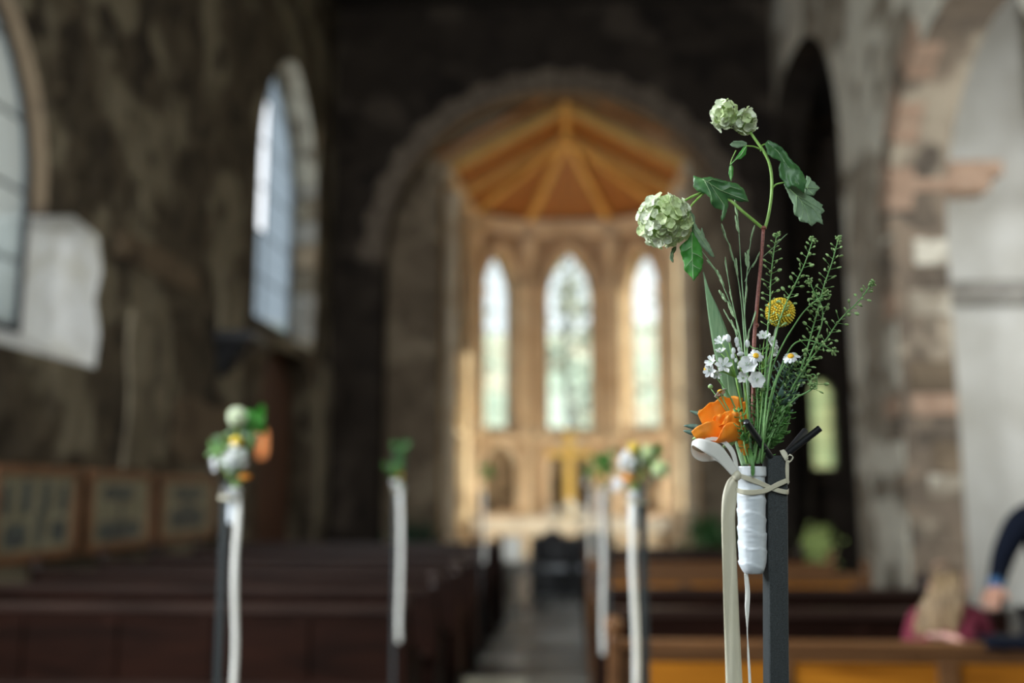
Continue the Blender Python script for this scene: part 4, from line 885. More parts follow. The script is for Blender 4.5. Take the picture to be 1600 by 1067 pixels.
edgestrip([(1149, 742, 1154, 738, -10), (1146, 722, 1152, 719, -12), (1140, 706, 1146, 701, -14), (1130, 694, 1134, 689, -15), (1118, 689, 1120, 683, -16), (1106, 690, 1104, 684, -17), (1101, 697, 1098, 692, -20), (1104, 705, 1108, 700, -21)], 'short_end', M['satinw'], rb)
kn = MB(); kn.ball(F(1151.5, 743, -11), (.0042, .0035, .0048), 12, 8); kn.build('knot', M['satin'], rb, smooth=True)
edgestrip([(1151, 738, 1150, 745, -11), (1163, 742, 1163, 750, -11.5), (1180, 747, 1180, 756, -10), (1197, 755, 1197, 763, -5), (1214, 762, 1214, 769.5, -3.5), (1229.5, 765, 1229.5, 772.5, -1.5), (1232, 763, 1232, 770, 8)], 'binding', M['satin'], rb, thick=.0004)
edgestrip([(1150, 762, 1150, 769, -8), (1163, 765, 1163, 773, -11.5), (1180, 765, 1180, 773, -10), (1197, 762, 1197, 770, -5.8), (1214, 753, 1214, 762, -4.4), (1229, 747, 1229, 755, -2.2), (1232, 748, 1232, 755, 8)], 'binding', M['satin'], rb, thick=.0004)
edgestrip([(1218, 704, 1225, 702, -2), (1222, 712, 1230, 708, -3), (1227, 720, 1232, 717, -4)], 'binding', M['satin'], rb, thick=.0005)
edgestrip([(1227, 718, 1231, 714, -4), (1232, 712, 1234, 709, -5), (1238, 713, 1240, 715, -6), (1235, 719, 1233, 723, -5), (1230, 721, 1229, 718, -4)], 'small_loop', M['satin'], rb, thick=.0004)
edgestrip([(1228, 719, 1233, 719, -4), (1227, 735, 1233, 734, -4), (1229, 752, 1233, 749, -3), (1232, 757, 1234, 753, -2)], 'small_tail', M['satin'], rb, thick=.0004)
edgestrip([(1163, 896, 1169, 896, 2), (1164.5, 925, 1172, 925, 2), (1164, 950, 1171, 950, 0), (1167, 985, 1168.5, 985, -2), (1168, 1020, 1171, 1020, -1), (1170, 1067, 1174, 1067, 0), (1171, 1130, 1177, 1130, 1), (1168, 1230, 1174, 1230, 0)], 'thin_tail', M['satinw'], rb, thick=.0004, wob=.2)

# ------------------------------------------------------------------ viburnum branch
def inside(p, poly):
    c = False; n = len(poly)
    for i in range(n):
        a, b_ = poly[i], poly[(i + 1) % n]
        if (a[1] > p[1]) != (b_[1] > p[1]) and p[0] < (b_[0] - a[0]) * (p[1] - a[1]) / (b_[1] - a[1]) + a[0]: c = not c
    return c
def leaf(name, poly, rib, m, parent, depth=0, slope=(0, 0), curl=4, seed=1, ribs=(), step=4.0, teeth=.8, org=None, sc=1, thick=.00035, ribm=None):
    if org: poly = [(org[0] + x / sc, org[1] + y / sc) for x, y in poly]; rib = [(org[0] + x / sc, org[1] + y / sc) for x, y in rib]; ribs = [[(org[0] + x / sc, org[1] + y / sc) for x, y in r] for r in ribs]
    cx = sum(p[0] for p in poly) / len(poly); cy = sum(p[1] for p in poly) / len(poly)
    pp = []                                 # toothed edge
    for i, a in enumerate(poly):
        b_ = poly[(i + 1) % len(poly)]; L_ = math.hypot(b_[0] - a[0], b_[1] - a[1]); k = max(1, int(L_ / 3.2))
        for j in range(k):
            t = j / k; x, y = a[0] + (b_[0] - a[0]) * t, a[1] + (b_[1] - a[1]) * t; o = teeth * ((j % 2) - .5) if j else 0
            pp.append((x + (b_[1] - a[1]) / L_ * o, y - (b_[0] - a[0]) / L_ * o))
    def segd(p, r):
        best = 1e9
        for a, b_ in zip(r, r[1:]):
            vx, vy = b_[0] - a[0], b_[1] - a[1]; t = max(0, min(1, ((p[0] - a[0]) * vx + (p[1] - a[1]) * vy) / (vx * vx + vy * vy + 1e-9)))
            best = min(best, math.hypot(p[0] - a[0] - vx * t, p[1] - a[1] - vy * t))
        return best
    allr = [rib] + list(ribs)
    def dep(p):
        d = min(segd(p, r) for r in allr)
        return depth + slope[0] * (p[0] - cx) + slope[1] * (p[1] - cy) + curl * (1 - math.exp(-d / 9.0)) - .9 * math.exp(-d / 1.6) * 0 + 2.2 * noise.noise(Vector((p[0] * .035, p[1] * .035, seed * 3.1))) + .55 * noise.noise(Vector((p[0] * .16, p[1] * .16, seed)))
    ins = []; y = min(p[1] for p in pp); r_ = random.Random(seed)
    while y < max(p[1] for p in pp):
        x = min(p[0] for p in pp) + r_.random() * step
        while x < max(p[0] for p in pp):
            q = (x + r_.uniform(-.6, .6), y)
            if inside(q, pp) and min(math.hypot(q[0] - a[0], q[1] - a[1]) for a in pp) > step * .45: ins.append(q)
            x += step
        y += step * .87
    n = len(pp); o = delaunay_2d_cdt([Vector(p) for p in pp + ins], [], [list(range(n))], 1, 1e-5)
    vs = [F(v.x, v.y, dep(v)) for v in o[0]]; fs = [tuple(f) for f in o[2]]
    b = MB(); bk = [v + Vector((0, thick, 0)) for v in vs]; N = len(vs)
    ed = {}
    for f in fs:
        for i in range(len(f)): e = (f[i], f[(i + 1) % len(f)]); ed[e] = 1
    rim = [e for e in ed if (e[1], e[0]) not in ed]
    b.add(vs + bk, fs + [tuple(i + N for i in f[::-1]) for f in fs] + [(e[1], e[0], e[0] + N, e[1] + N) for e in rim])
    lf = b.build(name, m, parent, smooth=True)
    v_ = MB()
    for k, r in enumerate(allr):
        pts = []
        for a, c_ in zip(r, r[1:]):
            for j in range(4): t = j / 4; q = (a[0] + (c_[0] - a[0]) * t, a[1] + (c_[1] - a[1]) * t); pts.append(q)
        pts.append(r[-1]); w = .0005 if k == 0 else .00036
        v_.tube([F(q[0], q[1], dep(q) - .05) for q in pts], [w, w * .35], 5)
    v_.build('veins', ribm or M['veing'], lf, smooth=True); return lf
M['veing'] = leafmat('leaf_vein', (.30, .48, .22), (.38, .56, .28), 200, .2, .5)
def ptube(b, pts, r, n=9, sub=4):
    p = [F(*q) for q in pts]; o = []
    for i in range(len(p) - 1):
        a, b_, c_, d = p[max(i - 1, 0)], p[i], p[i + 1], p[min(i + 2, len(p) - 1)]
        for k in range(sub): t = k / sub; o.append(.5 * ((2 * b_) + (c_ - a) * t + (2 * a - 5 * b_ + 4 * c_ - d) * t * t + (3 * b_ - a - 3 * c_ + d) * t ** 3))
    o.append(p[-1]); rr = [PX * (r[0] + (r[-1] - r[0]) * i / (len(o) - 1)) for i in range(len(o))]; b.tube(o, rr, n); return o
def floret_mesh(R_, np_=5, cup=.35, seed=0, wide=.62):
    """five rounded petals round a small eye; local, facing +Z"""
    rn = random.Random(seed); b = MB()
    for k in range(np_):
        a = 2 * pi * k / np_ + rn.uniform(-.1, .1); tl = rn.uniform(-.08, .08); G = []
        for i, t in enumerate((0.05, .3, .6, .85, 1.0)):
            w = R_ * wide * (.22, .60, 1.0, .92, .45)[i]; row = []
            for j in (-1, -.5, 0, .5, 1):
                x = R_ * t * (1 - .1 * abs(j) ** 2 * (t > .5)); z = R_ * (cup * t * t + .16 * abs(j) ** 2 * t - (.12 * (t > .9))) + tl * R_ * t + .03 * R_ * rn.uniform(-1, 1)
                y = w * j
                row.append((x * cos(a) - y * sin(a), x * sin(a) + y * cos(a), z))
            G.append(row)
        b.grid(G)
    b.ball((0, 0, .02 * R_), (R_ * .13,) * 3, 6, 4)
    return b
fl_me = []
for k, (mm, sd, cup) in enumerate((('petalg', 1, .30), ('petalg', 2, .45), ('petalg2', 3, .25), ('petalg2', 4, .4))):
    me = floret_mesh(.0054, 5, cup, sd, .54).mesh('floret'); me.materials.append(M[mm]); me.shade_smooth(); fl_me.append(me)
def head_of(name, c, rad, n, parent, seed, keep=None, size=1.0):
    """flower head: florets face outward over an ellipsoid"""
    h = empty(name, c); h.parent = parent; h.location = Vector(c) - parent.location; rn = random.Random(seed)
    core = MB(); core.ball(c, [x * .72 for x in rad], 14, 10); core.build('core', M['corei'], h, smooth=True)
    for i in range(n):
        z = 1 - 2 * (i + .5) / n; a = i * 2.39996; d = Vector((sqrt(1 - z * z) * cos(a), sqrt(1 - z * z) * sin(a), z)); d = (d + Vector([rn.uniform(-.16, .16) for _ in range(3)])).normalized()
        if keep and not keep(d): continue
        p = Vector((d.x * rad[0], d.y * rad[1], d.z * rad[2])) * rn.uniform(.82, 1.06); o = bpy.data.objects.new('floret', fl_me[rn.choice((0, 0, 1, 2, 3)) if d.x > -.3 else rn.choice((0, 2, 3, 2))]); C.objects.link(o); o.parent = h; o.location = p
        nn = (d + Vector([rn.uniform(-.45, .45) for _ in range(3)])).normalized(); o.rotation_euler = (nn.to_track_quat('Z', 'Y').to_matrix() @ Matrix.Rotation(rn.uniform(0, 6), 3, 'Z')).to_euler(); s_ = size * rn.uniform(.85, 1.15); o.scale = (s_,) * 3
    return h
vib = empty('viburnum_branch', F(1176, 725, 2), 'tall forked viburnum branch with two pale green snowball heads in the foreground bouquet', 'branch')
b = MB(); ptube(b, [(1174, 735, 2), (1177, 640, 3), (1178, 545, 3), (1183, 475, 3), (1189, 410, 2), (1193, 357, 2)], (3.6, 2.7)); b.ball(F(1182, 508, 3), .0025, 8, 6); b.ball(F(1193, 356, 2), (.0032, .0025, .0022), 8, 6); b.build('woody_stem', M['stemred'], vib, smooth=True)
b = MB(); ptube(b, [(1195, 357, 2), (1200, 340, 1), (1205, 310, 0), (1206, 280, 0), (1202, 255, 0), (1193, 236, 1), (1183, 222, 2), (1176, 212, 3), (1167, 198, 4)], (2.6, 2.0)); b.build('green_stem', M['stemg'], vib, smooth=True)
b = MB(); ptube(b, [(1192, 357, 2), (1178, 345, 1), (1160, 330, 0), (1140, 312, 2), (1120, 302, 6), (1102, 300, 4), (1080, 308, 2), (1060, 320, 0)], (2.6, 2.0)); ptube(b, [(1101, 301, 4), (1090, 311, 0), (1078, 325, -4), (1074, 345, -6)], (1.8, 1.5)); b.build('green_stem', M['stemg'], vib, smooth=True)
b = MB(); ptube(b, [(1187, 233, 1), (1178, 229, 0), (1166, 228, -1)], (1.5, 1.1)); ptube(b, [(1189, 236, 1), (1190, 228, 2), (1196, 225, 0)], (1.5, 1.1)); ptube(b, [(1207, 294, 0), (1213, 288, -1), (1226, 285, -2)], (1.5, 1.2)); ptube(b, [(1150, 235, -1), (1143, 250, -1), (1141, 258, -1)], (.9, .6)); b.build('leaf_stalk', M['stemg'], vib, smooth=True)
head_of('flower_head', F(1038, 345, 0), (.025, .026, .0238), 150, vib, 3, size=1.02)
head_of('flower_head', F(1132, 180, 4), (.0118, .014, .0125), 40, vib, 4, size=.95)
head_of('flower_head', F(1165, 191, 5), (.0088, .012, .0105), 28, vib, 5, size=.98)
O6, O7 = (980, 270), (1100, 140)
leaf('leaf', [(612, 25), (690, 50), (760, 35), (850, 60), (930, 80), (1020, 100), (1080, 150), (1100, 200), (1128, 265), (1040, 268), (970, 240), (930, 235), (938, 300), (910, 400), (875, 460), (868, 420), (885, 345), (820, 330), (780, 290), (765, 225), (720, 190), (660, 175), (615, 135)],
     [(700, 60), (780, 110), (860, 160), (960, 200), (1125, 262)], M['leafA'], vib, depth=-4, curl=5, seed=2, ribs=[[(760, 90), (830, 200), (900, 300), (880, 440)], [(740, 85), (790, 60), (900, 90)], [(720, 80), (770, 180), (790, 270)], [(880, 165), (960, 130), (1060, 160)]], org=O6, sc=5.93)
leaf('leaf', [(485, 685), (520, 650), (560, 620), (600, 540), (640, 600), (690, 690), (705, 820), (690, 900), (630, 985), (612, 1003), (600, 970), (560, 930), (530, 900), (525, 830), (500, 760)],
     [(600, 560), (600, 700), (605, 850), (612, 995)], M['leafC'], vib, depth=-2, curl=4, seed=5, ribs=[[(600, 680), (540, 720), (505, 730)], [(600, 740), (650, 760), (700, 790)], [(602, 800), (560, 850), (535, 880)], [(603, 850), (650, 880), (680, 890)]], org=O6, sc=5.93)
leaf('leaf', [(575, 335), (625, 400), (632, 470), (680, 545), (690, 505), (712, 560), (720, 600), (755, 650), (815, 785), (770, 768), (720, 710), (680, 670), (640, 670), (605, 600), (595, 500), (590, 430)],
     [(590, 380), (625, 520), (690, 610), (805, 775)], M['leafB'], vib, depth=2, curl=4, seed=6, ribs=[[(650, 560), (680, 560), (692, 520)]], org=O6, sc=5.93)
leaf('leaf', [(412, 700), (455, 680), (455, 710), (430, 750), (428, 835), (395, 800), (398, 760)], [(440, 695), (415, 760), (422, 825)], M['leafB'], vib, depth=12, curl=1, seed=7, org=O6, sc=5.93, step=3)
leaf('leaf', [(462, 412), (485, 383), (540, 405), (580, 430), (620, 470), (650, 520), (690, 560), (715, 580), (750, 635), (778, 690), (757, 787), (725, 755), (700, 735), (660, 725), (648, 755), (620, 735), (600, 690), (575, 660), (566, 610), (572, 570), (583, 542), (530, 522), (480, 490), (475, 450)],
     [(480, 395), (560, 470), (620, 560), (680, 650), (755, 775)], M['leafA'], vib, depth=-3, curl=-4, seed=9, ribs=[[(600, 520), (610, 600), (645, 740)], [(680, 650), (690, 700), (740, 740)], [(540, 450), (500, 470)], [(640, 585), (700, 610), (760, 670)]], org=O7, sc=4.848)
leaf('leaf', [(605, 718), (650, 716), (700, 728), (745, 770), (790, 800), (815, 812), (850, 840), (902, 872), (892, 890), (915, 920), (885, 945), (905, 1022), (855, 1000), (818, 1035), (790, 1010), (760, 1005), (725, 995), (715, 965), (685, 945), (678, 900), (680, 870), (650, 820), (640, 790)],
     [(620, 722), (700, 800), (760, 880), (815, 1030)], M['leafB'], vib, depth=5, curl=3, seed=11, ribs=[[(700, 800), (790, 850), (905, 920)], [(730, 840), (830, 900), (900, 1010)], [(740, 850), (750, 920), (735, 985)], [(700, 800), (700, 880), (690, 940)]], org=O7, sc=4.848)
leaf('leaf', [(775, 650), (800, 660), (815, 690), (840, 700), (850, 720), (878, 745), (850, 772), (832, 805), (800, 800), (762, 795), (760, 740), (768, 700)],
     [(765, 740), (820, 745), (870, 746)], M['leafB'], vib, depth=8, curl=2, seed=12, ribs=[[(780, 740), (800, 700), (805, 670)], [(780, 745), (810, 780), (830, 800)]], org=O7, sc=4.848)
leaf('leaf', [(195, 415), (225, 390), (290, 386), (325, 402), (322, 432), (300, 428), (260, 442), (215, 432)], [(320, 425), (260, 412), (200, 416)], M['leafB'], vib, depth=-1, curl=-3, seed=13, org=O7, sc=4.848, step=3, teeth=.3)
leaf('leaf', [(325, 432), (318, 490), (280, 525), (240, 530), (203, 575), (196, 566), (235, 522), (288, 450), (300, 430)], [(318, 435), (280, 495), (200, 568)], M['leafC'], vib, depth=-2, curl=2, seed=14, org=O7, sc=4.848, step=3, teeth=.3)
leaf('leaf', [(205, 560), (222, 592), (222, 640), (206, 698), (187, 640), (190, 590)], [(204, 565), (206, 695)], M['leafC'], vib, depth=-2, curl=2, seed=15, org=O7, sc=4.848, step=3, teeth=.3)

# ------------------------------------------------------------------ yellow globe flower
bb = empty('globe_flower', F(1190, 720, 0), 'round yellow globe flower in the foreground bouquet', 'flower')
b = MB(); ptube(b, [(1185, 722, 2), (1192, 640, 4), (1203, 560, 4), (1212, 520, 3), (1218, 495, 2)], (2.6, 2.6)); b.build('stem', M['ystem'], bb, smooth=True)
c0 = F(1219, 488, 2); b = MB(); b.ball(c0, .0128, 20, 14); b.build('core', mat('dark_yellow_core', (.45, .27, .01), .8), bb, smooth=True)
b = MB(); n = 380
for i in range(n):
    z = 1 - 2 * (i + .5) / n; a = i * 2.39996; d = Vector((sqrt(1 - z * z) * cos(a), sqrt(1 - z * z) * sin(a), z)); d = Matrix.Rotation(1.1, 3, 'X') @ Matrix.Rotation(.3, 3, 'Y') @ d; b.ball(c0 + d * .0133, .00098, 7, 5)
o = b.build('tiny_florets', M['yellow'], bb, smooth=True); o['kind'] = 'stuff'

# ------------------------------------------------------------------ seed stalks
def stalk(pts, lab, seed, d=0, dens=1.0, r=(1.6, .9), lf=.45):
    """pennycress: stem, small round pods on fine stalks, a crown of buds at the tip; pts run from tip to base"""
    rn = random.Random(seed); q = [(x, y, d + rn.uniform(-2, 2)) for x, y in pts]; t = empty('seed_stalk', F(*q[-1]), lab, 'stalk', None)
    b = MB(); o = ptube(b, q[::-1], r, 7, 5); b.build('stem', M['cress'], t, smooth=True); o = o[::-1]
    tot = 0; L_ = [0]
    for a, c_ in zip(o, o[1:]): tot += (c_ - a).length; L_.append(tot)
    def at(s):
        for i in range(len(o) - 1):
            if L_[i + 1] >= s: u = (s - L_[i]) / (L_[i + 1] - L_[i]); return o[i].lerp(o[i + 1], u), (o[i] - o[i + 1]).normalized()
        return o[-1], (o[-2] - o[-1]).normalized()
    sb, pb = MB(), MB(); s = .0015; k = rn.uniform(0, 6)
    while s < tot * lf:
        p, tg = at(s); k += 2.4; sd = tg.orthogonal().normalized(); sd = Matrix.Rotation(k, 3, tg) @ sd; big = min(1, .35 + s / .03)
        ln_ = .0075 * big * rn.uniform(.75, 1.1); e = p + (sd * .9 + tg * .45).normalized() * ln_
        sb.tube([p, e], [.00028, .00022], 4, cap=False)
        mr = (e - p).to_track_quat('Z', 'Y').to_matrix() @ Matrix.Rotation(rn.uniform(0, 3), 3, 'Z'); rs = .00175 * (.5 + .5 * big) * rn.uniform(.8, 1.15)
        pb.ball(e + (e - p).normalized() * rs * .8, (rs * .9, rs * .42, rs * 1.25), 7, 5, mr); s += .0026 / dens * rn.uniform(.7, 1.2)
    for i in range(26):
        v = Vector([rn.gauss(0, 1) for _ in range(3)]).normalized(); p = o[0] + v * .0042 * rn.uniform(.4, 1) - (o[1] - o[0]).normalized() * .002; sb.tube([o[0], p], .0002, 3, cap=False); pb.ball(p, .0009 * rn.uniform(.7, 1.3), 6, 4)
    a_ = sb.build('pod_stalks', M['cress'], t); a_['kind'] = 'stuff'; a_ = pb.build('pods', M['cresspod'], t, smooth=True); a_['kind'] = 'stuff'
    return t
SG = 'green seed stalks in the foreground bouquet'
stalk([(1213, 370), (1208, 400), (1204, 440), (1203, 475), (1200, 510), (1197, 560), (1192, 640), (1188, 722)], 'leftmost upright seed stalk rising beside the red woody stem', 1, -6, lf=.42)
stalk([(1269, 378), (1258, 410), (1243, 443), (1228, 475), (1217, 505), (1208, 545), (1198, 620), (1190, 722)], 'seed stalk crossing in front of the yellow globe flower', 2, -16, lf=.42)
stalk([(1309, 376), (1300, 410), (1288, 445), (1279, 480), (1268, 520), (1257, 560), (1236, 620), (1208, 680), (1190, 724)], 'tallest seed stalk on the right side of the bouquet', 3, 4, lf=.62)
stalk([(1360, 446), (1342, 470), (1312, 500), (1291, 530), (1266, 562), (1243, 596), (1226, 630), (1204, 680), (1190, 722)], 'rightmost seed stalk leaning out over the dark arch', 4, -4, lf=.75)
stalk([(1290, 460), (1276, 469), (1256, 487), (1240, 510), (1222, 540), (1205, 580), (1195, 640), (1186, 722)], 'short-tipped seed stalk crossing the tallest one', 5, -8, lf=.14)
stalk([(1266, 443), (1275, 462), (1284, 480), (1285, 500), (1278, 525), (1264, 560), (1240, 620), (1205, 690), (1190, 720)], 'curved seed stalk bending left near its tip', 6, 0, lf=.20)
stalk([(1300, 547), (1283, 538), (1265, 532), (1246, 534), (1233, 547), (1220, 575), (1204, 620), (1190, 720)], 'arching seed stalk drooping to the right above the daisies', 7, -10, lf=.12)
stalk([(1268, 600), (1262, 590), (1272, 585), (1276, 600), (1262, 612), (1240, 625), (1215, 660), (1192, 715)], 'low curled seed stalk above the black prongs', 8, -6, lf=.3)
# ------------------------------------------------------------------ grasses
def grass(main, spikes, lab, seed, d=0):
    rn = random.Random(seed); t = empty('grass_stalk', F(main[-1][0], main[-1][1], d), lab, 'grass', None); b = MB(); ptube(b, [(x, y, d + rn.uniform(-1, 1)) for x, y in main][::-1], (1.3, .6), 6); 
    for br, _ in [s for s in spikes if s[0]]: ptube(b, [(x, y, d) for x, y in br], (.7, .45), 5)
    b.build('stem', M['grassg'], t, smooth=True)
    for br, (x0, y0, x1, y1, w) in spikes:
        a, c_ = F(x0, y0, d), F(x1, y1, d); L_ = (c_ - a).length; m = (c_ - a).to_track_quat('Z', 'Y').to_matrix(); s_ = MB()
        for k in range(5):
            f = .12 + k * .17; sg = (-1) ** k
            s_.ball(a.lerp(c_, f) + m @ Vector((sg * w * PX * .25, rn.uniform(-.5, .5) * w * PX * .2, 0)), (w * PX * .28, w * PX * .22, L_ * .27), 7, 5, m @ Matrix.Rotation(sg * .16, 3, 'Y'))
        s_.tube([a.lerp(c_, .8), c_], [w * PX * .12, w * PX * .02], 5); s_.build('spikelet', M['spike'], t, smooth=True)
grass([(1150, 318), (1154, 356), (1157, 407), (1160, 450), (1164, 500), (1170, 600), (1174, 720)], [(None, (1152, 336, 1148, 312, 7)), (None, (1154, 362, 1149, 338, 7))], 'tallest thin grass stalk in the bouquet, just left of the red stem', 1, 8)
grass([(1177, 358), (1171, 390), (1167, 430), (1164, 480), (1163, 530), (1168, 620), (1174, 720)], [(None, (1173, 374, 1179, 352, 7)), (None, (1168, 418, 1167, 391, 7)), (None, (1165, 470, 1166, 444, 7)), ([(1164, 440), (1172, 420), (1182, 405)], (1177, 415, 1188, 393, 6)), ([(1188, 405), (1210, 385), (1229, 366)], (1215, 378, 1230, 365, 2.5))], 'grass stalk with a spikelet branching toward the red stem', 2, 6)
grass([(1127, 351), (1135, 372), (1142, 390), (1151, 424), (1158, 470), (1163, 530), (1170, 640), (1175, 720)], [(None, (1135, 374, 1127, 351, 6)), (None, (1145, 405, 1139, 382, 6)), (None, (1152, 430, 1149, 405, 8))], 'slender grass stalk bowing left below the big leaf', 3, 2)
grass([(1134, 405), (1137, 430), (1144, 470), (1152, 510), (1160, 580), (1172, 720)], [(None, (1136, 428, 1133, 403, 5)), (None, (1144, 470, 1140, 452, 5))], 'short grass stalk with a narrow upright tip', 4, 12)
grass([(1095, 390), (1112, 413), (1127, 440), (1140, 472), (1152, 505), (1161, 560), (1174, 720)], [(None, (1118, 422, 1105, 407, 7)), (None, (1130, 445, 1121, 423, 8)), ([(1143, 478), (1134, 468), (1129, 462)], (1134, 470, 1124, 454, 9)), (None, (1147, 495, 1138, 472, 8))], 'grass stalk leaning farthest left from the bouquet', 5, 4)
grass([(1131, 485), (1138, 498), (1148, 515), (1156, 550), (1165, 620), (1174, 720)], [(None, (1142, 504, 1131, 484, 5)), (None, (1152, 522, 1142, 501, 7))], 'low grass stalk over the broad blade leaf', 6, -6)
grass([(1180, 487), (1175, 505), (1169, 530), (1168, 600), (1175, 720)], [(None, (1175, 506, 1181, 486, 5)), (None, (1168, 532, 1171, 514, 6))], 'short grass stalk directly left of the red stem base', 7, -4)
# broad blade leaf
bl = empty('blade_leaf', F(1165, 722, 12), 'broad pointed grey-green blade leaf on the left of the bouquet', 'leaf')
edgestrip([(1098.5, 424, 1100, 425, 14), (1102, 455, 1108, 452, 15, 13), (1106, 490, 1122, 482, 17, 13), (1112, 530, 1137, 520, 18, 13), (1120, 570, 1149, 560, 19, 13), (1129, 610, 1158, 605, 19, 13), (1138, 650, 1165, 650, 19, 13), (1150, 700, 1170, 700, 16, 10), (1158, 728, 1172, 728, 10, 6)], 'blade', M['blade'], bl, thick=.0006)
edgestrip([(1135, 565, 1137, 560, 10), (1138, 610, 1150, 600, 11, 9), (1144, 650, 1162, 645, 11, 8), (1152, 690, 1170, 690, 10, 6), (1160, 727, 1172, 727, 8, 4)], 'fold', M['blade'], bl, thick=.0005)

# ------------------------------------------------------------------ white star flowers, daisies
def star_mesh(R_, np_, cup, wide, seed, tipr=.3):
    return floret_mesh(R_, np_, cup, seed, wide)
def bloom(parent, px, py, d, R_, face, np_=6, cup=.5, wide=.27, seed=0, m='petalw', centre=True, stemto=None, name='blossom'):
    c = F(px, py, d); me = floret_mesh(R_ * PX, np_, cup, seed, wide).mesh('petals'); me.materials.append(M[m]); me.shade_smooth()
    o = bpy.data.objects.new(name, me); C.objects.link(o); o.parent = parent; o.location = c - parent.location; nn = Vector(face).normalized(); o.rotation_euler = nn.to_track_quat('Z', 'Y').to_euler()
    if centre:
        s_ = MB(); rn = random.Random(seed)
        for i in range(6):
            v = Vector((rn.uniform(-1, 1), rn.uniform(-1, 1), 1.5)).normalized(); s_.tube([(0, 0, 0), v * R_ * PX * .42], .00018, 4); s_.ball(v * R_ * PX * .45, .0004, 5, 4)
        k = s_.build('stamens', M['cresspod'], None); k.parent = o; k.location = (0, 0, 0)
    return c
def budm(parent, px, py, d, r, up=(0, 0, 1)):
    b = MB(); b.ball(F(px, py, d), (r * PX * .8, r * PX * .8, r * PX * 1.25), 10, 7, Vector(up).to_track_quat('Z', 'Y').to_matrix()); b.build('bud', M['petalw'], parent, smooth=True); return F(px, py, d)
def umbel(base_px, hub, blooms, buds, lab, seed):
    t = empty('star_flower', F(*base_px), lab, 'flower'); b = MB(); ptube(b, [base_px, ((base_px[0] + hub[0]) / 2 + 2, (base_px[1] + hub[1]) / 2, hub[2]), hub], (1.8, 1.4), 7); h = F(*hub)
    for i, q in enumerate(blooms): p = bloom(t, *q, seed=seed * 20 + i); v = Vector(q[4]).normalized(); b.tube([h, h.lerp(p, .6) + Vector((0, 0, .003)), p - v * .0015], [.00055, .00045], 6)
    for q in buds: p = budm(t, *q); b.tube([h, h.lerp(p, .6) + Vector((0, 0, .002)), p], [.00055, .0004], 6)
    b.build('stem', M['stemg'], t, smooth=True); return t
umbel((1170, 722, 0), (1150, 590, -6), [(1127, 534, -10, 11, (-.5, -.6, .6)), (1113, 566, -12, 12, (-.7, -.5, .3)), (1130, 572, -18, 14, (.0, -1, .25)), (1126, 550, -10, 9, (-.2, -.5, .9)), (1110, 580, -14, 11, (-.4, -.8, -.1)), (1120, 583, -12, 9, (-.3, -.6, -.6))], [(1137.5, 528.5, -8, 5.5, (-.2, 0, 1))], 'cluster of white star flowers leftmost in the foreground bouquet, over the blade leaf', 1)
umbel((1172, 722, -2), (1162, 590, -8), [(1168, 571, -20, 15, (-.1, -1, .25), 6, .4, .40), (1181, 594, -22, 14, (.15, -1, .1), 6, .35, .42), (1163, 590, -16, 10, (-.7, -.7, .1), 6, .6, .36)], [(1151, 532, -8, 4.6), (1152, 538, -8, 4), (1146, 548, -8, 4.2), (1145, 556.5, -9, 4), (1155, 546, -9, 3.6), (1157, 553, -10, 4.6, (1, 0, .2)), (1150, 563, -9, 3.2), (1167.5, 537, -7, 5.2), (1154, 574, -9, 2.6)], 'white star flower cluster with open cups and many buds in the middle of the bouquet', 2)
umbel((1180, 722, 0), (1190, 585, -2), [(1194, 527, -6, 11, (-.3, -.7, .7), 6, .55, .34), (1204, 535, -9, 11, (.6, -.7, .3), 6, .5, .34), (1208, 548, -9, 10, (.8, -.5, -.2), 6, .5, .3)], [], 'white star flowers right of the red stem, below the yellow globe', 3)
def daisy(px, py, d, R_, face, pts, lab, seed, np_=11):
    t = empty('daisy', F(*pts[0]), lab, 'flower'); b = MB(); ptube(b, pts + [(px, py, d + 1)], (1.4, 1.1), 6); b.build('stem', M['cress'], t, smooth=True)
    f = Vector(face).normalized(); c = F(px, py, d); m = f.to_track_quat('Z', 'Y').to_matrix(); rn = random.Random(seed)
    for k in range(np_):
        a = 2 * pi * k / np_ + rn.uniform(-.12, .12); s_ = R_ * PX * rn.uniform(.85, 1.1); G = []
        for i, q in enumerate((.22, .45, .75, .95, 1)):
            w = s_ * .24 * (.6, .9, 1, .75, .3)[i]; G.append([c + m @ Vector((s_ * q * cos(a) - j * w * sin(a), s_ * q * sin(a) + j * w * cos(a), -.22 * s_ * q * q + .02 * s_ * abs(j))) for j in (-1, 0, 1)])
        MB().grid(G, .00012).build('petal', M['petalw'], t, smooth=True)
    b = MB(); b.ball(c + f * .0004, (R_ * PX * .36, R_ * PX * .36, R_ * PX * .24), 14, 8, m)
    for i in range(60):
        z = sqrt(1 - (i + .5) / 60); a = i * 2.4; r_ = sqrt(1 - z * z); b.ball(c + f * .0004 + m @ Vector((R_ * PX * .36 * r_ * cos(a), R_ * PX * .36 * r_ * sin(a), R_ * PX * .24 * z)), .00035, 5, 3)
    b.build('centre', M['daisyc'], t, smooth=True); return t
daisy(1181, 556, -24, 12, (.05, -1, .35), [(1180, 722, -4), (1184, 640, -10), (1180, 590, -16)], 'daisy facing the camera in the middle of the bouquet', 1)
daisy(1235.5, 557, -18, 13, (-.25, -.75, .75), [(1186, 722, -4), (1200, 650, -8), (1215, 590, -14)], 'tilted daisy at the right of the white flowers', 2)
daisy(1125, 612, -6, 11, (-.4, .3, .75), [(1168, 722, -2), (1148, 660, -4), (1133, 630, -5)], 'small daisy seen from the side above the orange rose', 3)
daisy(1103, 577, -10, 9, (-.9, -.1, -.1), [(1168, 722, -2), (1150, 640, -4), (1120, 590, -8)], 'small daisy turned to the far left of the bouquet', 4)
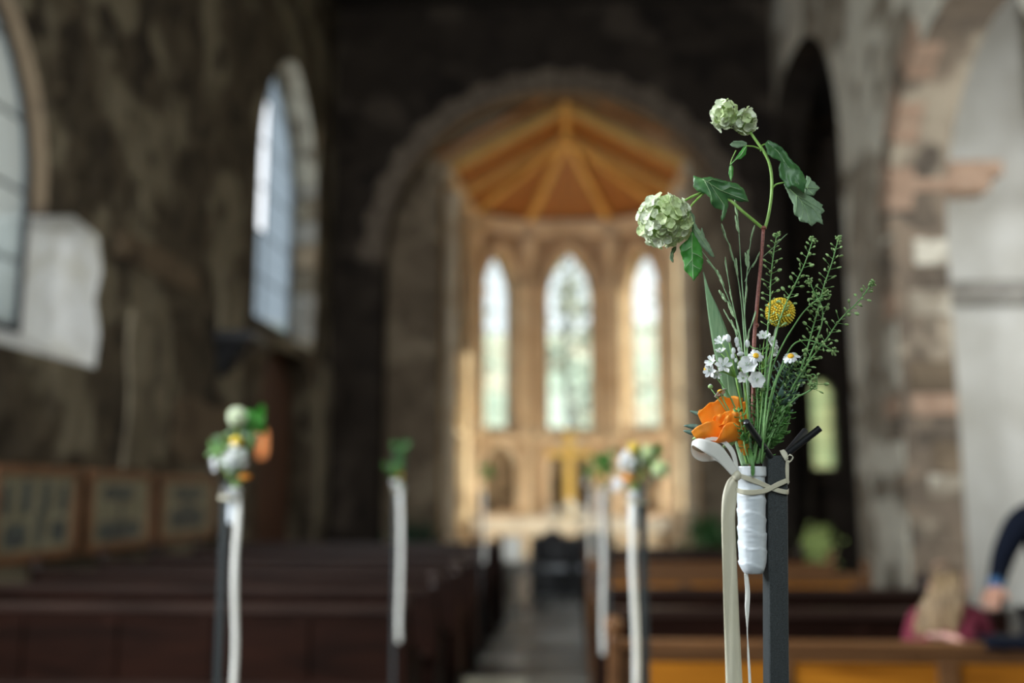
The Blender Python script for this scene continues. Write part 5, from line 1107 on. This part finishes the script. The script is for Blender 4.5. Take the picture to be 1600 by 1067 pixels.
for k, (px, py, d, lab) in enumerate(((1110, 606, -4, 'single greenish daisy bud left of the blade leaf'), (1192, 610, -14, 'single round daisy bud under the open white cups'), (1233, 630, -4, 'single pale daisy bud right of the filler leaves'))):
    t = empty('daisy_bud', F(1180, 722, d), lab, 'bud'); b = MB(); ptube(b, [(1176 + 3 * k, 722, d), ((1176 + px) / 2 + 4, 660, d), (px, py, d)], (1.1, .8), 6); b.build('stem', M['cress'], t, smooth=True); b = MB(); b.ball(F(px, py - 2, d), (4 * PX, 4 * PX, 3.4 * PX), 10, 7); b.build('bud_head', M['cresspod'], t, smooth=True); b = MB(); b.ball(F(px, py - 4, d), (2.8 * PX, 2.8 * PX, 2 * PX), 8, 5); b.build('bud_tip', M['petalw'], t, smooth=True)

# ------------------------------------------------------------------ orange rose
rose = empty('orange_rose', F(1168, 722, 0), 'open orange rose low on the left of the foreground bouquet', 'flower')
b = MB(); ptube(b, [(1168, 724, 0), (1160, 700, -2), (1148, 682, -4), (1138, 668, -4)], (2.4, 2.2), 9); b.build('stem', M['stemg'], rose, smooth=True)
def petal(cp, name='petal', m='rosep', n=18, wav=1.0, seed=1, thick=.0004, parent=None):
    """biquadratic patch over 3x3 control points (px, py, depth mm)"""
    B2 = lambda t: ((1 - t) ** 2, 2 * t * (1 - t), t * t); G = []
    for i in range(n + 1):
        u = B2(i / n); row = []
        for j in range(n + 1):
            v = B2(j / n); x = sum(u[a] * v[c_] * cp[a][c_][0] for a in range(3) for c_ in range(3)); y = sum(u[a] * v[c_] * cp[a][c_][1] for a in range(3) for c_ in range(3)); d = sum(u[a] * v[c_] * cp[a][c_][2] for a in range(3) for c_ in range(3))
            e = (i / n) ** 2; row.append(F(x + wav * e * 3.0 * noise.noise(Vector((j * .4, seed, 0))), y + wav * e * 4.0 * noise.noise(Vector((j * .36, seed, 5))), d + wav * (e * 1.8 * sin(j * .9 + seed) + 2.6 * noise.noise(Vector((i * .16, j * .16, seed))))))
        G.append(row)
    return MB().grid(G, thick).build(name, M[m], parent or rose, smooth=True)
petal([[(1100, 668, 4), (1126, 680, 8), (1150, 672, 6)], [(1084, 640, 2), (1118, 646, 16), (1164, 650, 10)], [(1096, 640, -4), (1126, 622, 8), (1168, 628, 6)]], seed=1)
petal([[(1110, 680, -6), (1126, 686, 0), (1150, 680, 4)], [(1090, 650, -4), (1122, 655, 6), (1158, 655, 6)], [(1090, 646, -8), (1124, 610, -2), (1160, 622, 2)]], seed=2)
petal([[(1120, 690, -6), (1132, 690, -4), (1150, 682, 0)], [(1118, 660, -18), (1136, 664, -16), (1160, 668, -6)], [(1130, 664, -18), (1140, 636, -14), (1156, 646, -6)]], seed=4)
petal([[(1128, 690, -8), (1118, 692, -12), (1106, 690, -10)], [(1136, 672, -12), (1116, 676, -28), (1086, 690, -18)], [(1124, 662, -16), (1108, 650, -24), (1080, 674, -18)]], seed=5, wav=.4)
petal([[(1116, 684, -10), (1132, 688, -12), (1146, 680, -8)], [(1112, 664, -14), (1128, 664, -10), (1150, 662, -6)], [(1114, 652, -16), (1134, 642, -8), (1148, 640, -8)]], seed=12)
petal([[(1112, 690, -8), (1134, 694, -8), (1152, 686, -2)], [(1118, 694, -24), (1140, 696, -26), (1160, 690, -8)], [(1126, 676, -24), (1136, 650, -24), (1156, 664, -14)]], seed=6, wav=.4)
petal([[(1140, 682, -2), (1150, 686, -2), (1156, 680, 0)], [(1150, 660, -8), (1160, 664, -8), (1168, 660, -2)], [(1144, 640, -6), (1158, 630, -4), (1170, 655, 0)]], seed=7)
petal([[(1152, 682, -2), (1156, 682, -2), (1160, 684, -1)], [(1152, 694, -8), (1157, 696, -8), (1164, 692, -4)], [(1158, 708, -8), (1160, 700, -8), (1163, 690, -4)]], seed=8, n=8)
petal([[(1158, 688, -2), (1164, 688, -2), (1168, 690, -1)], [(1160, 698, -8), (1166, 700, -8), (1172, 698, -4)], [(1161, 711, -8), (1166, 713, -8), (1171, 711, -4)]], seed=9, n=8)
def pointed_leaf(parent, a, c_, w, d, m='foli2', bend=2, name='leaf', thick=.0004):
    A, B_ = Vector((a[0], a[1])), Vector((c_[0], c_[1])); t = (B_ - A); nrm = Vector((-t.y, t.x)).normalized(); G = []
    for i in range(9):
        f = i / 8; h = w * (sin(pi * min(1, f ** .75)) * .5 + .02); c = A + t * f; G.append([F(c.x + nrm.x * h * j, c.y + nrm.y * h * j, d + bend * f * f * 2 + abs(j) * 1.2) for j in (-1, -.5, 0, .5, 1)])
    return MB().grid(G, thick).build(name, M[m], parent, smooth=True)
pointed_leaf(rose, (1108, 652), (1078, 642), 8, 0); pointed_leaf(rose, (1098, 668), (1069, 665), 8, -4); pointed_leaf(rose, (1094, 678), (1068, 673), 8, 0); pointed_leaf(rose, (1100, 680), (1082, 686), 9, -4, 'cresspod')
pointed_leaf(rose, (1150, 684), (1128, 700), 12, -8, 'cresspod'); pointed_leaf(rose, (1112, 690), (1090, 688), 9, -6, 'foli')
# ------------------------------------------------------------------ filler foliage
def sprig(pts, lab, seed, m='foli', n=26, ls=11, d=0, name='leafy_sprig', spread=1, lw=.42, start=.2):
    rn = random.Random(seed); t = empty(name, F(pts[0][0], pts[0][1], d), lab, 'sprig'); b = MB(); q = [(x, y, d + rn.uniform(-3, 3)) for x, y in pts]; o = ptube(b, q, (1.3, .5), 6, 5); lb = MB()
    for i in range(n):
        f = start + (1 - start) * i / (n - 1); k = min(len(o) - 2, int(f * (len(o) - 1))); p = o[k]; tg = (o[k + 1] - o[k]).normalized(); sd = Matrix.Rotation(i * 2.4 + rn.uniform(-.5, .5), 3, tg) @ tg.orthogonal().normalized()
        dr_ = (sd * spread + tg * rn.uniform(.3, .9)).normalized(); L_ = ls * PX * rn.uniform(.6, 1.2); w_ = dr_.cross(tg).normalized() * L_ * lw * .5; nn = dr_.cross(w_).normalized() * L_ * .12
        e0 = p + dr_ * L_ * .25; b.tube([p, e0], .0002, 4, cap=False)
        G = [[e0 - w_ * .1, e0 + w_ * .1], [e0 + dr_ * L_ * .3 - w_ + nn, e0 + dr_ * L_ * .3 + w_ + nn], [e0 + dr_ * L_ * .6 - w_ * .8 + nn, e0 + dr_ * L_ * .6 + w_ * .8 + nn], [e0 + dr_ * L_ - w_ * .05, e0 + dr_ * L_ + w_ * .05]]
        G = [[r[0], (Vector(r[0]) + Vector(r[1])) / 2 - nn * .8, r[1]] for r in G]; lb.grid(G, .0002)
    b.build('stem', M['cress'], t, smooth=True); f_ = lb.build('leaves', M[m], t, smooth=True); f_['kind'] = 'stuff'; return t
sprig([(1178, 724), (1182, 680), (1190, 640), (1192, 600)], 'leafy green sprig under the open white cups', 1, n=34, d=-8)
sprig([(1182, 724), (1192, 690), (1206, 655), (1216, 620)], 'leafy green sprig rising toward the daisy on the right', 2, n=34, d=-4)
sprig([(1186, 724), (1200, 700), (1216, 678), (1236, 650)], 'low leafy sprig above the black prongs', 3, n=26, ls=13, d=4)
sprig([(1174, 724), (1174, 690), (1176, 650), (1178, 620)], 'dense green sprig right behind the orange rose', 4, n=34, d=2)
sprig([(1176, 724), (1186, 660), (1196, 600), (1200, 560)], 'thin-leaved sprig behind the white star flowers', 5, n=46, ls=15, lw=.16, d=6, m='cress')
sprig([(1182, 724), (1204, 650), (1222, 600), (1240, 566)], 'thin-leaved sprig behind the tilted daisy', 6, n=46, ls=15, lw=.16, d=8, m='cress')
sprig([(1172, 726), (1164, 700), (1160, 676), (1154, 640)], 'small dark leafy sprig over the edge of the orange rose', 7, n=22, ls=11, lw=.62, d=-24, m='foli', start=.35)
sprig([(1184, 724), (1206, 666), (1214, 640), (1218, 626)], 'bluish lobed sprig in the shade of the bouquet', 8, n=16, ls=22, lw=.34, d=2, m='foli2', start=.5)
sprig([(1184, 724), (1210, 640), (1226, 600), (1236, 580)], 'dark feathery sprig between the daisies', 9, n=44, ls=24, lw=.07, d=10, m='foli2', start=.5)
sprig([(1176, 724), (1181, 650), (1186, 590), (1188, 540)], 'tall thin-leaved sprig beside the red stem', 10, n=50, ls=13, lw=.2, d=-2, m='cress', start=.15)
sprig([(1182, 724), (1196, 690), (1214, 665), (1228, 640)], 'tangled green sprig right of the bouquet centre', 11, n=34, ls=14, lw=.3, d=-6, m='foli')
sprig([(1178, 724), (1172, 700), (1168, 680), (1170, 660)], 'short dark sprig at the mouth of the vase', 12, n=30, ls=14, lw=.5, d=-4, m='foli')
# single leaf folded over the rim, larger leaf behind the prongs
lf_ = empty('loose_leaf', F(1172, 712, -8), 'narrow green leaf hanging over the rim of the white tube vase', 'leaf')
edgestrip([(1168, 700, 1173, 699, -6), (1170, 715, 1177, 712, -12), (1173, 728, 1179, 726, -15), (1173.5, 740, 1179, 739, -15.5), (1175, 744, 1177, 744, -15.5)], 'blade', M['foli'], lf_, thick=.0004)
lf2 = empty('loose_leaf', F(1205, 705, 6), 'broad green leaf behind the black prongs', 'leaf'); pointed_leaf(lf2, (1200, 700), (1235, 650), 20, 8, 'foli', 3, 'blade')
b = MB(); ptube(b, [(1186, 724, 6), (1194, 712, 6), (1202, 698, 7)], (1.2, 1), 6); b.build('stem', M['cress'], lf2, smooth=True)

# ------------------------------------------------------------------ the other posts along the aisle
def at_w(px, py, y): return atY(px, py, y)
SMALL = {}
def small_parts():
    """low-detail flowers for the distant bouquets, each 1 m tall in its own space, base at the origin"""
    def fin(mb, nm, m, par, smooth=True): return mb.build(nm, m, par, smooth)
    rn = random.Random(3)
    return rn
def snow(c, r, base_, lab, m='petalg2', nm='snowball_flower'):
    c, base_ = Vector(c), Vector(base_); t = empty(nm, base_, lab, 'flower'); MB().tube([base_, base_.lerp(c, .5) + Vector((.006, 0, 0)), c], .0018, 6).build('stem', M['stemg'], t, smooth=True); b = MB(); b.ball(c, r * .7, 10, 8)
    me_ = floret_mesh(r * .34, 5, .35, 1); n = 42
    for i in range(n):
        z = 1 - 2 * (i + .5) / n; a = i * 2.39996; d = Vector((sqrt(1 - z * z) * cos(a), sqrt(1 - z * z) * sin(a), z)); q = d.to_track_quat('Z', 'Y').to_matrix(); b.add([q @ Vector(v) + c + d * r * .85 for v in me_.v], me_.f)
    b.build('flower_head', M[m], t, smooth=True)
def leafy(c, r, base_, lab, m='leafC', n=7, seed=1):
    rn = random.Random(seed); c, base_ = Vector(c), Vector(base_); t = empty('leafy_sprig', base_, lab, 'sprig'); s_ = MB(); s_.tube([base_, base_.lerp(c, .6) + Vector((.005, 0, 0)), c], .0016, 6)
    for i in range(n):
        v = Vector([rn.uniform(-1, 1), rn.uniform(-.6, .6), rn.uniform(-1, 1)]).normalized(); p = c + v * r * .35; u = v; w_ = u.orthogonal().normalized(); k = w_.cross(u); s_.tube([c, p], .001, 5)
        G = [[p + u * r * a - w_ * r * q + k * r * .1, p + u * r * a - k * r * .06, p + u * r * a + w_ * r * q + k * r * .1] for a, q in ((-.15, .04), (.1, .3), (.4, .42), (.7, .3), (1.0, .03))]
        MB().grid(G, .0005).build('leaf', M[m], t, smooth=True)
    s_.build('stem', M['stemg'], t, smooth=True)
def ballf(c, r, base_, lab):
    c, base_ = Vector(c), Vector(base_); t = empty('globe_flower', base_, lab, 'flower'); MB().tube([base_, c], .0015, 6).build('stem', M['ystem'], t); b = MB(); b.ball(c, r * .9, 12, 8)
    for i in range(90): z = 1 - 2 * (i + .5) / 90; a = i * 2.4; b.ball(c + Vector((sqrt(1 - z * z) * cos(a), sqrt(1 - z * z) * sin(a), z)) * r * .92, r * .14, 5, 4)
    b.build('globe', M['yellow'], t, smooth=True)
def whites(c, r, base_, lab, seed=1, n=9):
    rn = random.Random(seed); c, base_ = Vector(c), Vector(base_); t = empty('star_flower', base_, lab, 'flower'); s_ = MB(); s_.tube([base_, c - Vector((0, 0, r * .5))], .0016, 6)
    for i in range(n):
        v = Vector((rn.uniform(-1, 1), -abs(rn.gauss(0, .5)), rn.uniform(-.8, 1))); p = c + v * r; s_.tube([c - Vector((0, 0, r * .5)), p], .0007, 5); f = floret_mesh(.011, 6, .4, i, .4); q = (v + Vector((0, -.4, 0))).normalized().to_track_quat('Z', 'Y').to_matrix(); b = MB(); b.add([q @ Vector(x) + p for x in f.v], f.f); b.build('blossom', M['petalw'], t, smooth=True)
    s_.build('stem', M['stemg'], t)
def rosef(c, r, base_, lab):
    c, base_ = Vector(c), Vector(base_); t = empty('orange_rose', base_, lab, 'flower'); MB().tube([base_, c], .002, 6).build('stem', M['stemg'], t)
    for ring_, (n, rr, cp) in enumerate(((5, 1.0, .55), (4, .75, .9), (3, .5, 1.25))):
        for k in range(n):
            a = 2 * pi * k / n + ring_ * .5; u = Vector((cos(a), sin(a), 0)); w_ = Vector((-sin(a), cos(a), 0)); G = []
            for i, f in enumerate((0, .35, .7, 1.0)):
                h = r * rr; o = c + u * h * (.15, .75, .95, .8 if cp < 1 else .5)[i] + Vector((0, 0, h * cp * f * 1.1 - r * .4)); wd = h * (.15, .6, .75, .5)[i]; G.append([o - w_ * wd - u * wd * .35, o - w_ * wd * .5, o, o + w_ * wd * .5, o + w_ * wd - u * wd * .35])
            MB().grid(G, .0006).build('petal', M['rosep'], t, smooth=True)
def post_at(ptop_px, y, side, where, rib_px, vz=.10, ztail=.6, wavy=0):
    """another post: its tube vase and ribbon on the given side (+1 right, -1 left of the post)"""
    p = atY(*ptop_px, y); po = copy_tree(post, (p.x, y, 0)); sh_ = (top - base); po.rotation_euler = sh_.rotation_difference(Vector((0, 0, 1))).to_euler(); po.scale = (1.0, 1, p.z / sh_.length); po['label'] = 'dark grey metal flower post ' + where
    po['group'] = 'dark grey flower posts along the aisle'
    vc = Vector((p.x + side * .024, y - .004, p.z - .115)); v_ = copy_tree(vase, vc); v_['label'] = 'white tube vase on the post ' + where; v_['group'] = 'white tube vases on the posts'
    mouth = vc + Vector((0, 0, .095)); r_ = empty('satin_ribbon', mouth + Vector((side * .012, -.02, -.01)), 'pale long-tailed ribbon on the post ' + where, 'ribbon', 'satin ribbons on the posts')
    q = atY(rib_px[0], 800, y); zt = atY(rib_px[2], rib_px[3], y); G = []
    for i in range(33):
        f = i / 32; z = mouth.z - .02 + (zt.z - mouth.z + .02) * f; x = q.x + (zt.x - q.x) * f + .0035 * sin(f * 7 + y) * (1 + wavy); w_ = .0085 * min(1, .4 + f * 6) if y < 4 else .011 * min(1, .4 + f * 6); yy = y - .022 + .004 * sin(f * 9 + 1)
        G.append([(x - w_, yy + .001, z), (x, yy - .0015, z), (x + w_, yy + .001, z)])
    MB().grid(G, .0004).build('tail', M['satinw'], r_, smooth=True)
    for sg in (-1, 1):
        G = []
        for i in range(17):
            a = 2 * pi * i / 16; cx_ = mouth.x + sg * .014 + .014 * cos(a) * sg; z = mouth.z - .008 + .010 * sin(a) + .004 * cos(a); G.append([(cx_, y - .030, z), (cx_, y - .020, z)])
        MB().grid(G, .0004).build('loop', M['satinw'], r_, smooth=True)
    G = [[(p.x + .024 * side * .6 + .03 * cos(a), y + .028 * sin(a), p.z - .045 - .006 + .003 * sin(a * 2)), (p.x + .024 * side * .6 + .03 * cos(a), y + .028 * sin(a), p.z - .045 + .004 + .003 * sin(a * 2))] for a in [2 * pi * i / 24 for i in range(25)]]
    MB().grid(G, .0004).build('binding', M['satin'], r_, smooth=True)
    return mouth
W1 = 'nearest the camera on the left'
mo = post_at((353, 752), 2.7, 1, W1, (376, 760, 366, 1110))
A = lambda x, y, d=2.7: atY(x, y, d)
snow(A(371, 651), .026, mo, 'white-green snowball flower in the left foreground bouquet by the door')
leafy(A(401, 655, 2.72), .036, mo, 'bright green leaves beside the snowball in the left bouquet', 'leafC', 9, 1); leafy(A(391, 683, 2.72), .024, mo, 'pale green leaves under the snowball in the left bouquet', 'leafB', 6, 2)
ballf(A(369, 690), .0145, mo, 'yellow globe flower in the left bouquet'); whites(A(368, 714), .026, mo, 'white star flowers in the left bouquet', 2, 10); whites(A(350, 725), .02, mo, 'small white flowers at the left rim of the left bouquet', 5, 6)
rosef(A(383, 745), .016, mo, 'orange rose low in the left bouquet'); leafy(A(338, 702, 2.75), .024, mo, 'olive green sprig leaning left out of the left bouquet', 'cress', 7, 3); leafy(A(350, 680, 2.75), .022, mo, 'thin olive sprig upright in the left bouquet', 'grassg', 5, 4); leafy(A(365, 735, 2.72), .026, mo, 'dark leaves at the foot of the left bouquet', 'foli2', 8, 14)
W2 = 'before the left chancel pier'
mo = post_at((619, 752), 5.1, 1, W2, (627, 755, 625, 1003))
leafy(A(626, 703, 5.1), .05, mo, 'green leaves on top of the second left bouquet', 'leafA', 9, 5); leafy(A(612, 733, 5.1), .045, mo, 'green leaves at the left side of the second left bouquet', 'foli', 8, 6); leafy(A(622, 722, 5.12), .045, mo, 'dark leaves in the middle of the second left bouquet', 'foli2', 8, 16)
rosef(A(628, 744, 5.1), .014, mo, 'small orange rose in the second left bouquet'); whites(A(620, 752, 5.08), .02, mo, 'white flowers low in the second left bouquet', 7, 5)
W3 = 'just left of the foreground bouquet'
mo = post_at((1003, 757), 2.7, -1, W3, (989, 760, 992, 1110))
leafy(A(1003, 716, 2.72), .036, mo, 'dark green leaves in the bouquet left of the foreground one', 'leafA', 10, 8); leafy(A(1018, 708, 2.72), .028, mo, 'mid green leaves at the top of that right aisle bouquet', 'foli', 7, 9)
snow(A(1031, 733), .024, mo, 'pale green snowball hanging right in the right aisle bouquet', 'petalg'); snow(A(1013, 706), .018, mo, 'small light green snowball on top of the right aisle bouquet', 'petalg'); ballf(A(990, 699, 2.72), .0135, mo, 'yellow globe flower in the right aisle bouquet')
whites(A(985, 722), .024, mo, 'white star flowers in the right aisle bouquet', 8, 10); rosef(A(984, 747), .0195, mo, 'orange rose in the right aisle bouquet'); whites(A(968, 757), .014, mo, 'small white flowers at the left rim of the right aisle bouquet', 11, 5)
W4 = 'third along the right of the aisle'
mo = post_at((949, 757), 5.0, -1, W4, (941, 755, 943, 1022))
leafy(A(936, 727, 5.0), .05, mo, 'green leaves in the third right bouquet', 'leafC', 9, 10); leafy(A(950, 724, 5.02), .045, mo, 'olive leaves in the third right bouquet', 'cress', 8, 11); rosef(A(938, 744, 5.0), .018, mo, 'small orange rose in the third right bouquet'); leafy(A(958, 712, 5.02), .035, mo, 'thin green tip of the third right bouquet', 'foli', 5, 12)
W5 = 'fourth along the right of the aisle'
mo = post_at((929, 762), 8.2, -1, W5, (922, 770, 923, 935))
leafy(A(924, 735, 8.2), .06, mo, 'green leaves in the fourth right bouquet', 'foli', 8, 13); whites(A(918, 752, 8.2), .03, mo, 'white flowers in the fourth right bouquet', 13, 6)
W6 = 'farthest on the left of the aisle'
mo = post_at((752, 765), 9.1, 1, W6, (757, 770, 757, 880))
leafy(A(757, 737, 9.1), .07, mo, 'dark green leaves in the farthest left bouquet', 'foli', 9, 15)
